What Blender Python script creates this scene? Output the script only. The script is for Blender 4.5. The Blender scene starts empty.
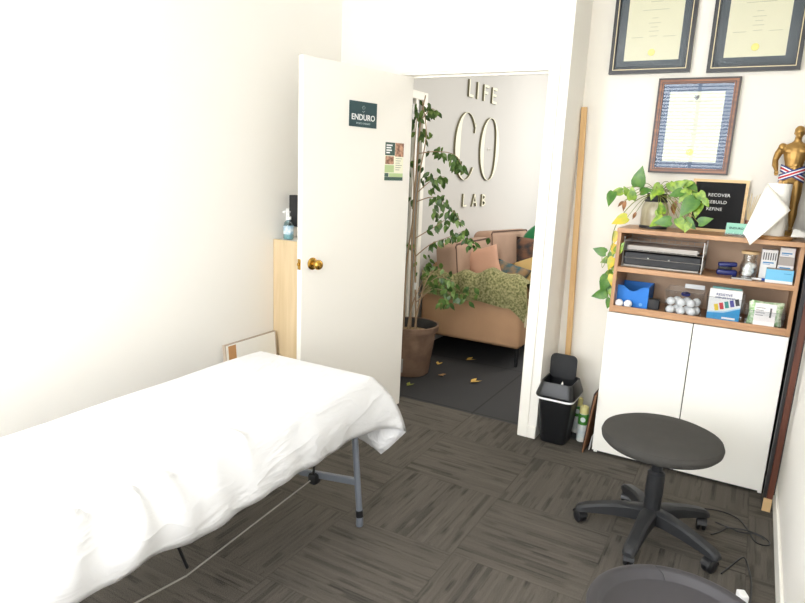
import bpy, bmesh, math, random
from mathutils import Matrix, Vector
random.seed(7)
PI = math.pi
C = bpy.context.scene.collection
sc = bpy.context.scene
CAM_Z = 1.5127

# ------------------------------------------------------------------ camera, world, lights, exposure
cam = bpy.data.cameras.new('camera')
cam.sensor_width = 36.0
cam.lens = 621.51 / 805 * 36.0
cam.clip_start = 0.02
co = bpy.data.objects.new('camera', cam)
C.objects.link(co)
_r, _u, _f = (0.86798, 0.49469, 0.04345), (-0.14067, 0.16103, 0.97687), (-0.47626, 0.85402, -0.20936)
co.matrix_world = Matrix(((_r[0], _u[0], -_f[0], 0), (_r[1], _u[1], -_f[1], 0), (_r[2], _u[2], -_f[2], CAM_Z), (0, 0, 0, 1)))
sc.camera = co

w = bpy.data.worlds.new('daylight')
sc.world = w
w.use_nodes = True
wb = w.node_tree.nodes['Background']
wb.inputs[0].default_value = (0.62, 0.80, 1.0, 1)
wb.inputs[1].default_value = 1.6


def area(name, loc, target, sx, sy, power, color):
    l = bpy.data.lights.new(name, 'AREA')
    l.shape = 'RECTANGLE'
    l.size, l.size_y = sx, sy
    l.energy = power
    l.color = color
    o = bpy.data.objects.new(name, l)
    C.objects.link(o)
    o.location = loc
    d = Vector(target) - Vector(loc)
    o.rotation_euler = d.to_track_quat('-Z', 'Y').to_euler()
    return o


# daylight through the big window behind the camera; daylight and an added ceiling light in the lounge
area('window_daylight', (-0.825, -1.43, 1.83), (-0.9, 3.0, 1.4), 2.15, 1.95, 88, (0.97, 0.97, 1.0))
area('side_fill_light', (-2.52, -0.55, 1.5), (0.3, 0.6, 1.1), 1.1, 1.7, 100, (0.95, 0.96, 1.0))  # fill light added to brighten the right wall, no window known there
area('lounge_daylight', (-0.3, 7.5, 1.9), (-2.35, 6.5, 1.6), 1.4, 1.6, 46, (1.0, 0.97, 0.92))
area('lounge_fill_light', (-0.7, 4.7, 2.84), (-0.7, 4.7, 0), 1.2, 0.6, 24, (1.0, 0.96, 0.90))  # unseen ceiling light, added to light the lounge

vs = sc.view_settings
sc.display_settings.display_device = 'sRGB'
vs.view_transform = 'Standard'
vs.look = 'None'
vs.exposure = 0.44
vs.gamma = 1.0
vs.use_curve_mapping = False
sc.cycles.max_bounces = 10
sc.cycles.diffuse_bounces = 6
sc.cycles.transparent_max_bounces = 16
sc.cycles.caustics_reflective = False
sc.cycles.caustics_refractive = False
sc.cycles.sample_clamp_indirect = 6.0


# ------------------------------------------------------------------ materials
def lin(c):
    def f(v):
        v /= 255.0
        return v / 12.92 if v <= 0.04045 else ((v + 0.055) / 1.055) ** 2.4
    return (f(c[0]), f(c[1]), f(c[2]), 1)


class NT:
    def __init__(s, name):
        s.m = bpy.data.materials.new(name)
        s.m.use_nodes = True
        s.n = s.m.node_tree.nodes
        s.l = s.m.node_tree.links
        s.b = s.n['Principled BSDF']
        s.out = s.n['Material Output']

    def add(s, t, **kw):
        x = s.n.new(t)
        for k, v in kw.items():
            setattr(x, k, v)
        return x

    def link(s, a, b):
        s.l.new(a, b)

    def math(s, op, a, b=None, c=None):
        x = s.add('ShaderNodeMath', operation=op)
        for i, v in enumerate((a, b, c)):
            if v is None:
                continue
            if isinstance(v, (int, float)):
                x.inputs[i].default_value = v
            else:
                s.link(v, x.inputs[i])
        return x.outputs[0]

    def mix(s, fac, a, b):
        x = s.add('ShaderNodeMix', data_type='RGBA')
        for i, v in ((0, fac), (6, a), (7, b)):
            if isinstance(v, (int, float, tuple)):
                x.inputs[i].default_value = v
            else:
                s.link(v, x.inputs[i])
        return x.outputs[2]


def mat(name, col, rough=0.6, metal=0.0, var=0.0, vscale=12.0, bump=0.0, bscale=200.0, spec=0.5, col2=None, stretch=None, sheen=0.0, coat=0.0):
    t = NT(name)
    t.b.inputs['Roughness'].default_value = rough
    t.b.inputs['Metallic'].default_value = metal
    t.b.inputs['Specular IOR Level'].default_value = spec
    t.b.inputs['Base Color'].default_value = lin(col)
    if sheen:
        t.b.inputs['Sheen Weight'].default_value = sheen
    if coat:
        t.b.inputs['Coat Weight'].default_value = coat
    tc = t.add('ShaderNodeTexCoord')
    vec = tc.outputs['Object']
    if stretch:
        mp = t.add('ShaderNodeMapping')
        mp.inputs['Scale'].default_value = stretch
        t.link(vec, mp.inputs[0])
        vec = mp.outputs[0]
    if var or col2:
        nz = t.add('ShaderNodeTexNoise')
        nz.inputs['Scale'].default_value = vscale
        nz.inputs['Detail'].default_value = 5
        t.link(vec, nz.inputs['Vector'])
        if col2:
            rp = t.add('ShaderNodeValToRGB')
            rp.color_ramp.elements[0].position = 0.38
            rp.color_ramp.elements[1].position = 0.62
            rp.color_ramp.elements[0].color = lin(col)
            rp.color_ramp.elements[1].color = lin(col2)
            t.link(nz.outputs[0], rp.inputs[0])
            t.link(rp.outputs[0], t.b.inputs['Base Color'])
        else:
            a = tuple(max(0, c * (1 - var)) for c in lin(col)[:3]) + (1,)
            b = tuple(min(1, c * (1 + var)) for c in lin(col)[:3]) + (1,)
            t.link(t.mix(nz.outputs[0], a, b), t.b.inputs['Base Color'])
    if bump:
        n2 = t.add('ShaderNodeTexNoise')
        n2.inputs['Scale'].default_value = bscale
        n2.inputs['Detail'].default_value = 3
        t.link(tc.outputs['Object'], n2.inputs['Vector'])
        bp = t.add('ShaderNodeBump')
        bp.inputs['Strength'].default_value = bump
        bp.inputs['Distance'].default_value = 0.002
        t.link(n2.outputs[0], bp.inputs['Height'])
        t.link(bp.outputs[0], t.b.inputs['Normal'])
    return t.m


def wood(name, c1, c2, axis=2, rough=0.45, scale=6.0):
    t = NT(name)
    tc = t.add('ShaderNodeTexCoord')
    mp = t.add('ShaderNodeMapping')
    s = [scale * 5] * 3
    s[axis] = scale * 0.35
    mp.inputs['Scale'].default_value = s
    t.link(tc.outputs['Object'], mp.inputs[0])
    nz = t.add('ShaderNodeTexNoise')
    nz.inputs['Scale'].default_value = 1.6
    nz.inputs['Detail'].default_value = 6
    nz.inputs['Distortion'].default_value = 0.6
    t.link(mp.outputs[0], nz.inputs['Vector'])
    rp = t.add('ShaderNodeValToRGB')
    rp.color_ramp.elements[0].position = 0.3
    rp.color_ramp.elements[1].position = 0.7
    rp.color_ramp.elements[0].color = lin(c1)
    rp.color_ramp.elements[1].color = lin(c2)
    t.link(nz.outputs[0], rp.inputs[0])
    t.link(rp.outputs[0], t.b.inputs['Base Color'])
    t.b.inputs['Roughness'].default_value = rough
    return t.m


def clear(name, tint=(250, 252, 252), refl=0.10, rough=0.03):
    t = NT(name)
    tr = t.add('ShaderNodeBsdfTransparent')
    tr.inputs[0].default_value = lin(tint)
    gl = t.add('ShaderNodeBsdfGlossy')
    gl.inputs['Roughness'].default_value = rough
    lw = t.add('ShaderNodeLayerWeight')
    lw.inputs[0].default_value = 0.25
    f = t.math('MULTIPLY_ADD', lw.outputs['Facing'], 0.45, refl)
    mx = t.add('ShaderNodeMixShader')
    t.link(f, mx.inputs[0])
    t.link(tr.outputs[0], mx.inputs[1])
    t.link(gl.outputs[0], mx.inputs[2])
    t.link(mx.outputs[0], t.out.inputs[0])
    return t.m


def carpet_mat():
    t = NT('carpet_tiles')
    tc = t.add('ShaderNodeTexCoord')
    sp = t.add('ShaderNodeSeparateXYZ')
    t.link(tc.outputs['Object'], sp.inputs[0])
    T = 0.52
    x = t.math('DIVIDE', t.math('ADD', sp.outputs[0], 21.68), T)
    y = t.math('DIVIDE', t.math('ADD', sp.outputs[1], 19.24), T)
    ix, iy = t.math('FLOOR', x), t.math('FLOOR', y)
    par = t.math('MODULO', t.math('ADD', ix, iy), 2.0)          # quarter-turned neighbours
    ux = t.math('MULTIPLY', x, T)
    uy = t.math('MULTIPLY', y, T)
    inv = t.math('SUBTRACT', 1.0, par)
    along = t.math('ADD', t.math('MULTIPLY', ux, par), t.math('MULTIPLY', uy, inv))
    across = t.math('ADD', t.math('MULTIPLY', uy, par), t.math('MULTIPLY', ux, inv))

    def stripes(dens, lng, seed):
        row = t.math('FLOOR', t.math('MULTIPLY', across, dens))
        cb = t.add('ShaderNodeCombineXYZ')
        t.link(t.math('MULTIPLY', along, lng), cb.inputs[0])
        t.link(t.math('MULTIPLY', row, 7.31), cb.inputs[1])
        t.link(t.math('MULTIPLY_ADD', ix, 3.7, t.math('MULTIPLY_ADD', iy, 5.1, seed)), cb.inputs[2])
        nz = t.add('ShaderNodeTexNoise')
        nz.inputs['Scale'].default_value = 1.0
        nz.inputs['Detail'].default_value = 1.0
        t.link(cb.outputs[0], nz.inputs['Vector'])
        return nz.outputs[0]
    def gate(v, lo, hi):
        mr = t.add('ShaderNodeMapRange', interpolation_type='SMOOTHSTEP')
        t.link(v, mr.inputs[0])
        mr.inputs[1].default_value, mr.inputs[2].default_value = lo, hi
        return mr.outputs[0]
    a = gate(stripes(46, 3.2, 1.3), 0.58, 0.63)          # broad darker bars
    b = gate(stripes(150, 4.5, 9.1), 0.60, 0.66)         # thin dark lines
    c = stripes(90, 1.6, 4.4)
    fz = t.add('ShaderNodeTexNoise')
    fz.inputs['Scale'].default_value = 300
    fz.inputs['Detail'].default_value = 2
    t.link(tc.outputs['Object'], fz.inputs['Vector'])
    v = t.math('ADD', t.math('MULTIPLY_ADD', t.math('SUBTRACT', fz.outputs[0], 0.5), 1.5, 0.5), t.math('MULTIPLY', t.math('SUBTRACT', c, 0.5), 0.5))
    v = t.math('SUBTRACT', v, t.math('ADD', t.math('MULTIPLY', a, 0.22), t.math('MULTIPLY', b, 0.17)))
    rp = t.add('ShaderNodeValToRGB')
    e = rp.color_ramp.elements
    e[0].position, e[0].color = 0.0, lin((54, 51, 48))
    e[1].position, e[1].color = 0.9, lin((110, 104, 95))
    m = e.new(0.5)
    m.color = lin((90, 85, 78))
    t.link(v, rp.inputs[0])
    # fine dark joint between tiles
    fx, fy = t.math('FRACT', x), t.math('FRACT', y)
    ed = t.math('MINIMUM', t.math('MINIMUM', fx, t.math('SUBTRACT', 1.0, fx)), t.math('MINIMUM', fy, t.math('SUBTRACT', 1.0, fy)))
    j = t.math('LESS_THAN', ed, 0.004)
    t.link(t.mix(t.math('MULTIPLY', j, 0.25), rp.outputs[0], lin((38, 36, 34))), t.b.inputs['Base Color'])
    t.b.inputs['Roughness'].default_value = 0.95
    t.b.inputs['Specular IOR Level'].default_value = 0.15
    bp = t.add('ShaderNodeBump')
    bp.inputs['Strength'].default_value = 0.5
    bp.inputs['Distance'].default_value = 0.003
    t.link(v, bp.inputs['Height'])
    t.link(bp.outputs[0], t.b.inputs['Normal'])
    return t.m


def rubber_tile_mat():
    t = NT('rubber_tiles')
    tc = t.add('ShaderNodeTexCoord')
    sp = t.add('ShaderNodeSeparateXYZ')
    t.link(tc.outputs['Object'], sp.inputs[0])
    x = t.math('ADD', sp.outputs[0], 21.41)
    y = t.math('ADD', sp.outputs[1], 16.48)
    fx, fy = t.math('FRACT', x), t.math('FRACT', y)
    ed = t.math('MINIMUM', t.math('MINIMUM', fx, t.math('SUBTRACT', 1.0, fx)), t.math('MINIMUM', fy, t.math('SUBTRACT', 1.0, fy)))
    j = t.math('LESS_THAN', ed, 0.006)
    nz = t.add('ShaderNodeTexNoise')
    nz.inputs['Scale'].default_value = 300
    t.link(tc.outputs['Object'], nz.inputs['Vector'])
    c = t.mix(nz.outputs[0], lin((34, 35, 37)), lin((50, 50, 52)))
    t.link(t.mix(j, c, lin((14, 14, 15))), t.b.inputs['Base Color'])
    t.b.inputs['Roughness'].default_value = 0.75
    return t.m


def leaf_mat(name, c1, c2, scale=30.0):
    m = mat(name, c1, 0.38, col2=c2, vscale=scale)
    b = m.node_tree.nodes['Principled BSDF']
    b.inputs['Subsurface Weight'].default_value = 0.0
    return m


M = {}
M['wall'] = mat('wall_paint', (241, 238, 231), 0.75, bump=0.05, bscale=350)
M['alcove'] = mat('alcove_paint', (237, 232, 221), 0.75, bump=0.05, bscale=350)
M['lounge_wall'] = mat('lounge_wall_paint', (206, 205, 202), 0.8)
M['trim'] = mat('gloss_trim_paint', (246, 243, 234), 0.45)
M['door'] = mat('door_paint', (240, 236, 227), 0.5)
M['ceiling'] = mat('ceiling_paint', (240, 239, 235), 0.85)
M['carpet'] = carpet_mat()
M['rubber'] = rubber_tile_mat()
def sheet_mat():
    t = NT('white_cotton_sheet')
    t.b.inputs['Base Color'].default_value = lin((214, 214, 214))
    t.b.inputs['Roughness'].default_value = 0.5
    tc = t.add('ShaderNodeTexCoord')
    hs = []
    for sc3, dist, rot in (((5, 1.8, 6.5), 1.4, 0.5), ((13, 5, 15), 1.2, -0.7)):
        mp = t.add('ShaderNodeMapping')
        mp.inputs['Scale'].default_value = sc3
        mp.inputs['Rotation'].default_value = (0.3, 0.2, rot)
        t.link(tc.outputs['Object'], mp.inputs[0])
        nz = t.add('ShaderNodeTexNoise')
        nz.inputs['Scale'].default_value = 1.0
        nz.inputs['Detail'].default_value = 3
        nz.inputs['Distortion'].default_value = dist
        t.link(mp.outputs[0], nz.inputs['Vector'])
        hs.append(t.math('POWER', t.math('SUBTRACT', 1.0, t.math('MULTIPLY', t.math('ABSOLUTE', t.math('SUBTRACT', nz.outputs[0], 0.5)), 2.0)), 5.0))
    bp = t.add('ShaderNodeBump')
    bp.inputs['Strength'].default_value = 0.36
    bp.inputs['Distance'].default_value = 0.012
    t.link(t.math('MULTIPLY_ADD', hs[1], 0.22, hs[0]), bp.inputs['Height'])
    t.link(bp.outputs[0], t.b.inputs['Normal'])
    return t.m
M['sheet'] = sheet_mat()
M['grey_metal'] = mat('grey_powder_coat', (132, 138, 148), 0.38, metal=0.45)
M['black_plastic'] = mat('black_plastic', (26, 27, 29), 0.38)
M['soft_black'] = mat('matt_black_plastic', (33, 34, 36), 0.55, var=0.1)
M['vinyl'] = mat('cream_vinyl', (205, 198, 184), 0.5)
M['brass'] = mat('aged_brass', (190, 150, 72), 0.25, metal=1.0)
M['panel_oak'] = wood('pale_ply', (208, 184, 144), (222, 200, 162), 2, 0.45, 4)
M['shelf_wood'] = wood('warm_oak_laminate', (170, 126, 88), (194, 150, 110), 0, 0.4, 6)
M['shelf_wood_v'] = wood('warm_oak_laminate_upright', (170, 126, 88), (194, 150, 110), 2, 0.4, 6)
M['shelf_back'] = mat('oak_backing', (190, 160, 132), 0.6, var=0.08)
M['white_lam'] = mat('white_laminate', (246, 244, 236), 0.35)
M['dark_gap'] = mat('dark_plinth', (36, 34, 32), 0.7)
M['frame_black'] = mat('black_frame', (38, 37, 38), 0.35)
M['frame_gold'] = mat('gold_fillet', (196, 182, 146), 0.4, metal=0.3)
M['mat_slate'] = mat('slate_mount', (72, 78, 86), 0.8)
M['mat_blue'] = mat('blue_mount', (74, 92, 124), 0.7)
M['paper_cream'] = mat('cream_paper', (238, 227, 196), 0.8, var=0.03)
M['paper_ivory'] = mat('ivory_paper', (240, 238, 214), 0.8)
M['ink'] = mat('grey_ink', (200, 192, 162), 0.8)
M['ink_dark'] = mat('dark_ink', (110, 108, 105), 0.8)
M['seal'] = mat('gold_seal', (232, 214, 110), 0.45, metal=0.2)
M['glass'] = clear('picture_glass', refl=0.022, rough=0.0)
M['frame_wood'] = wood('mahogany_frame', (104, 58, 28), (164, 100, 52), 0, 0.3, 8)
M['frame_edge'] = mat('dark_frame_edge', (48, 34, 26), 0.4)
M['white'] = mat('white_plastic', (242, 242, 240), 0.45)
M['paper'] = mat('white_paper_towel', (247, 244, 234), 0.9, bump=0.3, bscale=260)
M['jar_glass'] = clear('jar_glass', (251, 252, 251), 0.05)
M['acrylic'] = clear('clear_acrylic', (250, 251, 252), 0.035)
M['gold'] = mat('gold_trophy_metal', (176, 138, 78), 0.42, metal=0.7, var=0.12, vscale=30)
M['stool_fabric'] = mat('charcoal_stool_fabric', (60, 58, 54), 0.9, var=0.22, vscale=14, bump=0.4, bscale=700)
M['tray'] = mat('grey_moulded_plastic', (52, 50, 53), 0.42, var=0.06, vscale=20)
M['sofa'] = mat('tan_faux_suede', (190, 150, 114), 0.8, var=0.12, vscale=7)
M['sofa_cush'] = mat('brown_suede_cushion', (172, 142, 122), 0.85, var=0.12, vscale=9)
M['sofa_piping'] = mat('dark_piping', (98, 74, 60), 0.8)
M['throw'] = mat('green_crochet', (100, 102, 60), 0.95, col2=(166, 160, 114), vscale=60, bump=1.0, bscale=150)
M['fringe'] = mat('cream_fringe', (214, 204, 170), 0.9)
M['pot'] = mat('weathered_brown_pot', (122, 96, 78), 0.7, col2=(146, 118, 98), vscale=9)
M['soil'] = mat('soil_and_mulch', (120, 98, 70), 0.95, col2=(176, 152, 112), vscale=60, bump=1.0, bscale=90)
M['bark'] = mat('pale_bark', (164, 140, 112), 0.85, var=0.25, vscale=40)
M['ficus'] = leaf_mat('ficus_leaf', (52, 84, 36), (88, 120, 54), 25)
M['ficus_pale'] = leaf_mat('ficus_leaf_pale', (92, 126, 54), (130, 156, 84), 25)  # paler leaf green, mixed in at random
M['pothos'] = leaf_mat('pothos_leaf', (80, 122, 22), (148, 176, 50), 38)
M['pothos_dark'] = leaf_mat('pothos_leaf_green', (58, 106, 30), (90, 134, 42), 30)
M['pothos_yellow'] = leaf_mat('pothos_leaf_yellow', (222, 184, 44), (176, 178, 60), 24)
M['pothos_dead'] = leaf_mat('pothos_leaf_dead', (120, 78, 40), (156, 106, 58), 30)
M['vine'] = mat('vine_stem', (128, 136, 60), 0.6)
M['dry_leaf'] = mat('dry_yellow_leaf', (206, 168, 84), 0.8, var=0.2)
M['dark_brown_wood'] = wood('dark_stained_wood', (74, 38, 26), (104, 58, 40), 2, 0.4, 6)
M['tan_block'] = mat('tan_wood_block', (206, 172, 124), 0.6, var=0.08)
M['stick'] = wood('pine_lath', (204, 162, 106), (222, 184, 130), 2, 0.5, 8)
M['board_brown'] = mat('brown_hardboard', (128, 88, 56), 0.7, var=0.12)
M['cardboard'] = mat('cardboard', (190, 142, 92), 0.8, var=0.06)
M['steel'] = mat('steel_wire', (160, 158, 154), 0.35, metal=0.8)
M['chrome'] = mat('silver_wire', (185, 183, 178), 0.3, metal=0.7)


# ------------------------------------------------------------------ geometry helpers
def NB():
    return bmesh.new()


def box(bm, c, s, bev=0.0, rot=None, seg=2):
    mt = Matrix.Translation(Vector(c))
    if rot is not None:
        mt = mt @ rot.to_4x4()
    mt = mt @ Matrix.Diagonal((s[0], s[1], s[2], 1))
    r = bmesh.ops.create_cube(bm, size=1.0, matrix=mt)
    if bev > 0:
        es = {e for v in r['verts'] for e in v.link_edges}
        bmesh.ops.bevel(bm, geom=list(es), offset=min(bev, min(s) * 0.49), segments=seg, affect='EDGES', profile=0.5)


def b2(bm, lo, hi, bev=0.0, seg=2):
    box(bm, [(a + b) / 2 for a, b in zip(lo, hi)], [abs(b - a) for a, b in zip(lo, hi)], bev, None, seg)


def ring_bridge(bm, a, b, closed=True):
    n = len(a)
    for i in range(n if closed else n - 1):
        j = (i + 1) % n
        try:
            bm.faces.new((a[i], a[j], b[j], b[i]))
        except ValueError:
            pass


def loft(bm, rings, cap0=True, cap1=True):
    R = [[bm.verts.new(p) for p in r] for r in rings]
    for a, b in zip(R, R[1:]):
        ring_bridge(bm, a, b)
    if cap0:
        bm.faces.new(list(reversed(R[0])))
    if cap1:
        bm.faces.new(R[-1])
    return R


def tube(bm, pts, r, n=8, radii=None, caps=True):
    pts = [Vector(p) for p in pts]
    rings = []
    up = None
    for i, p in enumerate(pts):
        if i == 0:
            t = pts[1] - pts[0]
        elif i == len(pts) - 1:
            t = pts[-1] - pts[-2]
        else:
            t = (pts[i + 1] - pts[i]).normalized() + (pts[i] - pts[i - 1]).normalized()
        t.normalize()
        if up is None:
            up = t.orthogonal().normalized()
        else:
            up = (up - t * up.dot(t))
            up = up.normalized() if up.length > 1e-6 else t.orthogonal().normalized()
        s = t.cross(up)
        rr = radii[i] if radii else r
        rings.append([p + (up * math.cos(2 * PI * k / n) + s * math.sin(2 * PI * k / n)) * rr for k in range(n)])
    loft(bm, rings, caps, caps)


def smooth_path(pts, n=6):
    pts = [Vector(p) for p in pts]
    out = []
    for i in range(len(pts) - 1):
        p0, p1, p2, p3 = pts[max(i - 1, 0)], pts[i], pts[i + 1], pts[min(i + 2, len(pts) - 1)]
        for k in range(n):
            t = k / n
            out.append(0.5 * ((2 * p1) + (p2 - p0) * t + (2 * p0 - 5 * p1 + 4 * p2 - p3) * t * t + (3 * p1 - p0 - 3 * p2 + p3) * t ** 3))
    out.append(pts[-1])
    return out


def lathe(bm, prof, n=32, c=(0, 0, 0), mt=None, sy=1.0):
    rings = []
    for r, z in prof:
        if r < 1e-6:
            rings.append([Vector((0, 0, z))])
        else:
            rings.append([Vector((r * math.cos(2 * PI * k / n), r * sy * math.sin(2 * PI * k / n), z)) for k in range(n)])
    mt = (mt or Matrix.Identity(4))
    mt = Matrix.Translation(Vector(c)) @ mt.to_4x4()
    R = [[bm.verts.new(mt @ p) for p in r] for r in rings]
    for a, b in zip(R, R[1:]):
        if len(a) == 1 and len(b) == 1:
            continue
        if len(a) == 1:
            for i in range(n):
                bm.faces.new((a[0], b[i], b[(i + 1) % n]))
        elif len(b) == 1:
            for i in range(n):
                bm.faces.new((a[i], a[(i + 1) % n], b[0]))
        else:
            ring_bridge(bm, a, b)


def prism(bm, poly, z0, z1, mt=None):
    mt = mt or Matrix.Identity(4)
    a = [bm.verts.new(mt @ Vector((x, y, z0))) for x, y in poly]
    b = [bm.verts.new(mt @ Vector((x, y, z1))) for x, y in poly]
    ring_bridge(bm, a, b)
    bm.faces.new(list(reversed(a)))
    bm.faces.new(b)


def ball(bm, c, r, sub=2, scale=(1, 1, 1), rot=None):
    mt = Matrix.Translation(Vector(c))
    if rot is not None:
        mt = mt @ rot.to_4x4()
    mt = mt @ Matrix.Diagonal((scale[0], scale[1], scale[2], 1))
    bmesh.ops.create_icosphere(bm, subdivisions=sub, radius=r, matrix=mt)


def cushion(bm, c, s, rot=None, n=10, puff=1.0):
    """a soft pillow: width s[0], height s[1], thickness s[2]; local z is its thickness"""
    mt = Matrix.Translation(Vector(c)) @ (rot.to_4x4() if rot is not None else Matrix.Identity(4))
    top, bot = {}, {}
    for i in range(n + 1):
        for j in range(n + 1):
            u, v = 2 * i / n - 1, 2 * j / n - 1
            h = ((1 - u ** 4) * (1 - v ** 4)) ** 0.5 * puff
            pin = 1 - 0.08 * (1 - abs(v)) ** 1 * abs(u) ** 3
            pin2 = 1 - 0.08 * (1 - abs(u)) ** 1 * abs(v) ** 3
            x, y = u * s[0] / 2 * pin, v * s[1] / 2 * pin2
            top[i, j] = bm.verts.new(mt @ Vector((x, y, h * s[2] / 2)))
            if 0 < i < n and 0 < j < n:
                bot[i, j] = bm.verts.new(mt @ Vector((x, y, -h * s[2] / 2)))
            else:
                bot[i, j] = top[i, j]
    for i in range(n):
        for j in range(n):
            bm.faces.new((top[i, j], top[i + 1, j], top[i + 1, j + 1], top[i, j + 1]))
            f = (bot[i, j], bot[i, j + 1], bot[i + 1, j + 1], bot[i + 1, j])
            if len(set(f)) >= 3:
                try:
                    bm.faces.new(f)
                except ValueError:
                    pass


def leaf(bm, p, d, nrm, L, W, mi=0, droop=0.25, heart=False):
    """a pointed leaf with a folded midrib"""
    d = Vector(d).normalized()
    nrm = Vector(nrm)
    s = d.cross(nrm)
    s = s.normalized() if s.length > 1e-5 else d.orthogonal().normalized()
    nn = s.cross(d).normalized()
    prof = [(-0.08, 0.30), (0.05, 0.46), (0.25, 0.52), (0.5, 0.42), (0.75, 0.22), (1, 0.0)] if heart else [(0, 0.02), (0.2, 0.32), (0.42, 0.44), (0.65, 0.33), (0.85, 0.13), (1, 0)]
    p = Vector(p)
    mid, lf, rt = [], [], []
    for t, wd in prof:
        tt = max(t, 0)
        c = p + d * (L * t) - nn * (droop * L * tt * tt)
        m0 = p + d * (L * max(t, 0.0 if heart else t)) - nn * (droop * L * tt * tt)
        mid.append(bm.verts.new(m0))
        lf.append(bm.verts.new(c + s * (W * wd) + nn * (0.12 * W * wd)))
        rt.append(bm.verts.new(c - s * (W * wd) + nn * (0.12 * W * wd)))
    for i in range(len(prof) - 1):
        for a in (lf, rt):
            q = (mid[i], mid[i + 1], a[i + 1], a[i])
            f = bm.faces.new(q)
            f.material_index = mi
            f.smooth = True


def text_bm(bm, s, size, mt, depth=0.001, bold=0.0, align='CENTER', spacing=1.0):
    cu = bpy.data.curves.new('lettering', 'FONT')
    cu.body = s
    cu.size = size
    cu.extrude = depth / 2
    cu.offset = bold
    cu.align_x = align
    cu.align_y = 'CENTER'
    cu.space_character = spacing
    cu.resolution_u = 3
    o = bpy.data.objects.new('lettering', cu)
    me = bpy.data.meshes.new_from_object(o)
    me.transform(mt)
    bm.from_mesh(me)
    bpy.data.objects.remove(o)
    bpy.data.curves.remove(cu)
    bpy.data.meshes.remove(me)


def basis(o, x, y, z):
    x, y, z = Vector(x), Vector(y), Vector(z)
    return Matrix(((x.x, y.x, z.x, o[0]), (x.y, y.y, z.y, o[1]), (x.z, y.z, z.z, o[2]), (0, 0, 0, 1)))


def Rx(a): return Matrix.Rotation(a, 3, 'X')
def Ry(a): return Matrix.Rotation(a, 3, 'Y')
def Rz(a): return Matrix.Rotation(a, 3, 'Z')


# ------------------------------------------------------------------ scene helpers
def mesh_obj(name, bm, mats, parent=None, smooth=False, recalc=True):
    bmesh.ops.remove_doubles(bm, verts=bm.verts, dist=1e-6)
    if recalc:
        bmesh.ops.recalc_face_normals(bm, faces=bm.faces)
    me = bpy.data.meshes.new(name)
    bm.to_mesh(me)
    bm.free()
    for m in (mats if isinstance(mats, (list, tuple)) else [mats]):
        me.materials.append(m)
    if smooth:
        for p in me.polygons:
            p.use_smooth = True
        if smooth != 'all':
            try:
                me.set_sharp_from_angle(angle=math.radians(40))
            except Exception:
                pass
    o = bpy.data.objects.new(name, me)
    C.objects.link(o)
    if parent is not None:
        o.parent = parent
    return o


def part(name, bm, mats, parent, smooth=False, label=None):
    o = mesh_obj(name, bm, mats, parent, smooth)
    if label:
        o['label'] = label
    return o


def tag(o, label, cat, group=None):
    o['label'] = label
    o['category'] = cat
    if group:
        o['group'] = group
    return o


def thing(name, label, cat, loc=(0, 0, 0), rotz=0.0, group=None):
    o = bpy.data.objects.new(name, None)
    o.empty_display_size = 0.1
    C.objects.link(o)
    o.location = loc
    o.rotation_euler = (0, 0, rotz)
    return tag(o, label, cat, group)


def solo(name, bm, mats, label, cat, loc=(0, 0, 0), rot=(0, 0, 0), group=None, smooth=False):
    o = mesh_obj(name, bm, mats, None, smooth)
    o.location = loc
    o.rotation_euler = rot
    return tag(o, label, cat, group)


def struct(name, bm, m, smooth=False):
    o = mesh_obj(name, bm, m, None, smooth)
    o['kind'] = 'structure'
    return o


def copy_tree(o, parent=None):
    c = o.copy()
    C.objects.link(c)
    if parent is not None:
        c.parent = parent
    for ch in list(o.children):
        copy_tree(ch, c)
    return c


# ------------------------------------------------------------------ the setting
XL, XR = -2.39, 0.272          # left and right walls
YD = 3.364                     # room face of the wall with the doorway
YA = 3.69                      # back of the alcove
YB = -1.3                      # wall behind the camera
ZC = 2.9
YF = 8.2                       # far end of the lounge
OL, OR, OT = -1.945, -1.048, 2.062   # the doorway

bm = NB(); b2(bm, (XL - 0.1, YB - 0.1, -0.1), (2.6, 3.495, 0.0)); struct('floor', bm, M['carpet'])
bm = NB(); b2(bm, (XL - 0.1, 3.495, -0.1), (2.6, YF + 0.1, 0.0)); struct('floor_lounge', bm, M['rubber'])
bm = NB(); b2(bm, (XL - 0.1, YB - 0.1, ZC), (2.6, YF + 0.1, ZC + 0.1)); struct('ceiling', bm, M['ceiling'])
bm = NB()
b2(bm, (XL - 0.1, YB - 0.1, 0), (XL, -1.1, ZC)); b2(bm, (XL - 0.1, 0.0, 0), (XL, 3.43, ZC))
b2(bm, (XL - 0.1, -1.1, 0), (XL, 0.0, 0.6)); b2(bm, (XL - 0.1, -1.1, 2.4), (XL, 0.0, ZC))  # opening cut for the made-up side window
struct('wall_left', bm, M['wall'])
bm = NB()
for y in (-1.08, -0.55, -0.02):
    b2(bm, (XL - 0.08, y - 0.02, 0.6), (XL - 0.04, y + 0.02, 2.4))
for z in (0.62, 2.38):
    b2(bm, (XL - 0.079, -1.06, z - 0.02), (XL - 0.041, -0.04, z + 0.02))
struct('added_side_window', bm, M['trim'])  # unseen window, made up to go with the side fill light
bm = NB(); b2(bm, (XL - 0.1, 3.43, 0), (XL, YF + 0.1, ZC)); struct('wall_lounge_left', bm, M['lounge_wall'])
bm = NB()
b2(bm, (XL, YD, 0), (OL, 3.49, ZC))
b2(bm, (OL, YD, OT), (OR, 3.49, ZC))
b2(bm, (OR, YD, 0), (-0.947, 3.81, ZC))
struct('wall_back', bm, M['wall'])
bm = NB(); b2(bm, (-0.947, YA, 0), (2.5, 3.81, ZC)); struct('wall_alcove', bm, M['alcove'])
bm = NB(); b2(bm, (XR, YB - 0.1, 0), (XR + 0.1, YA, ZC)); struct('wall_right', bm, M['wall'])
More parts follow.
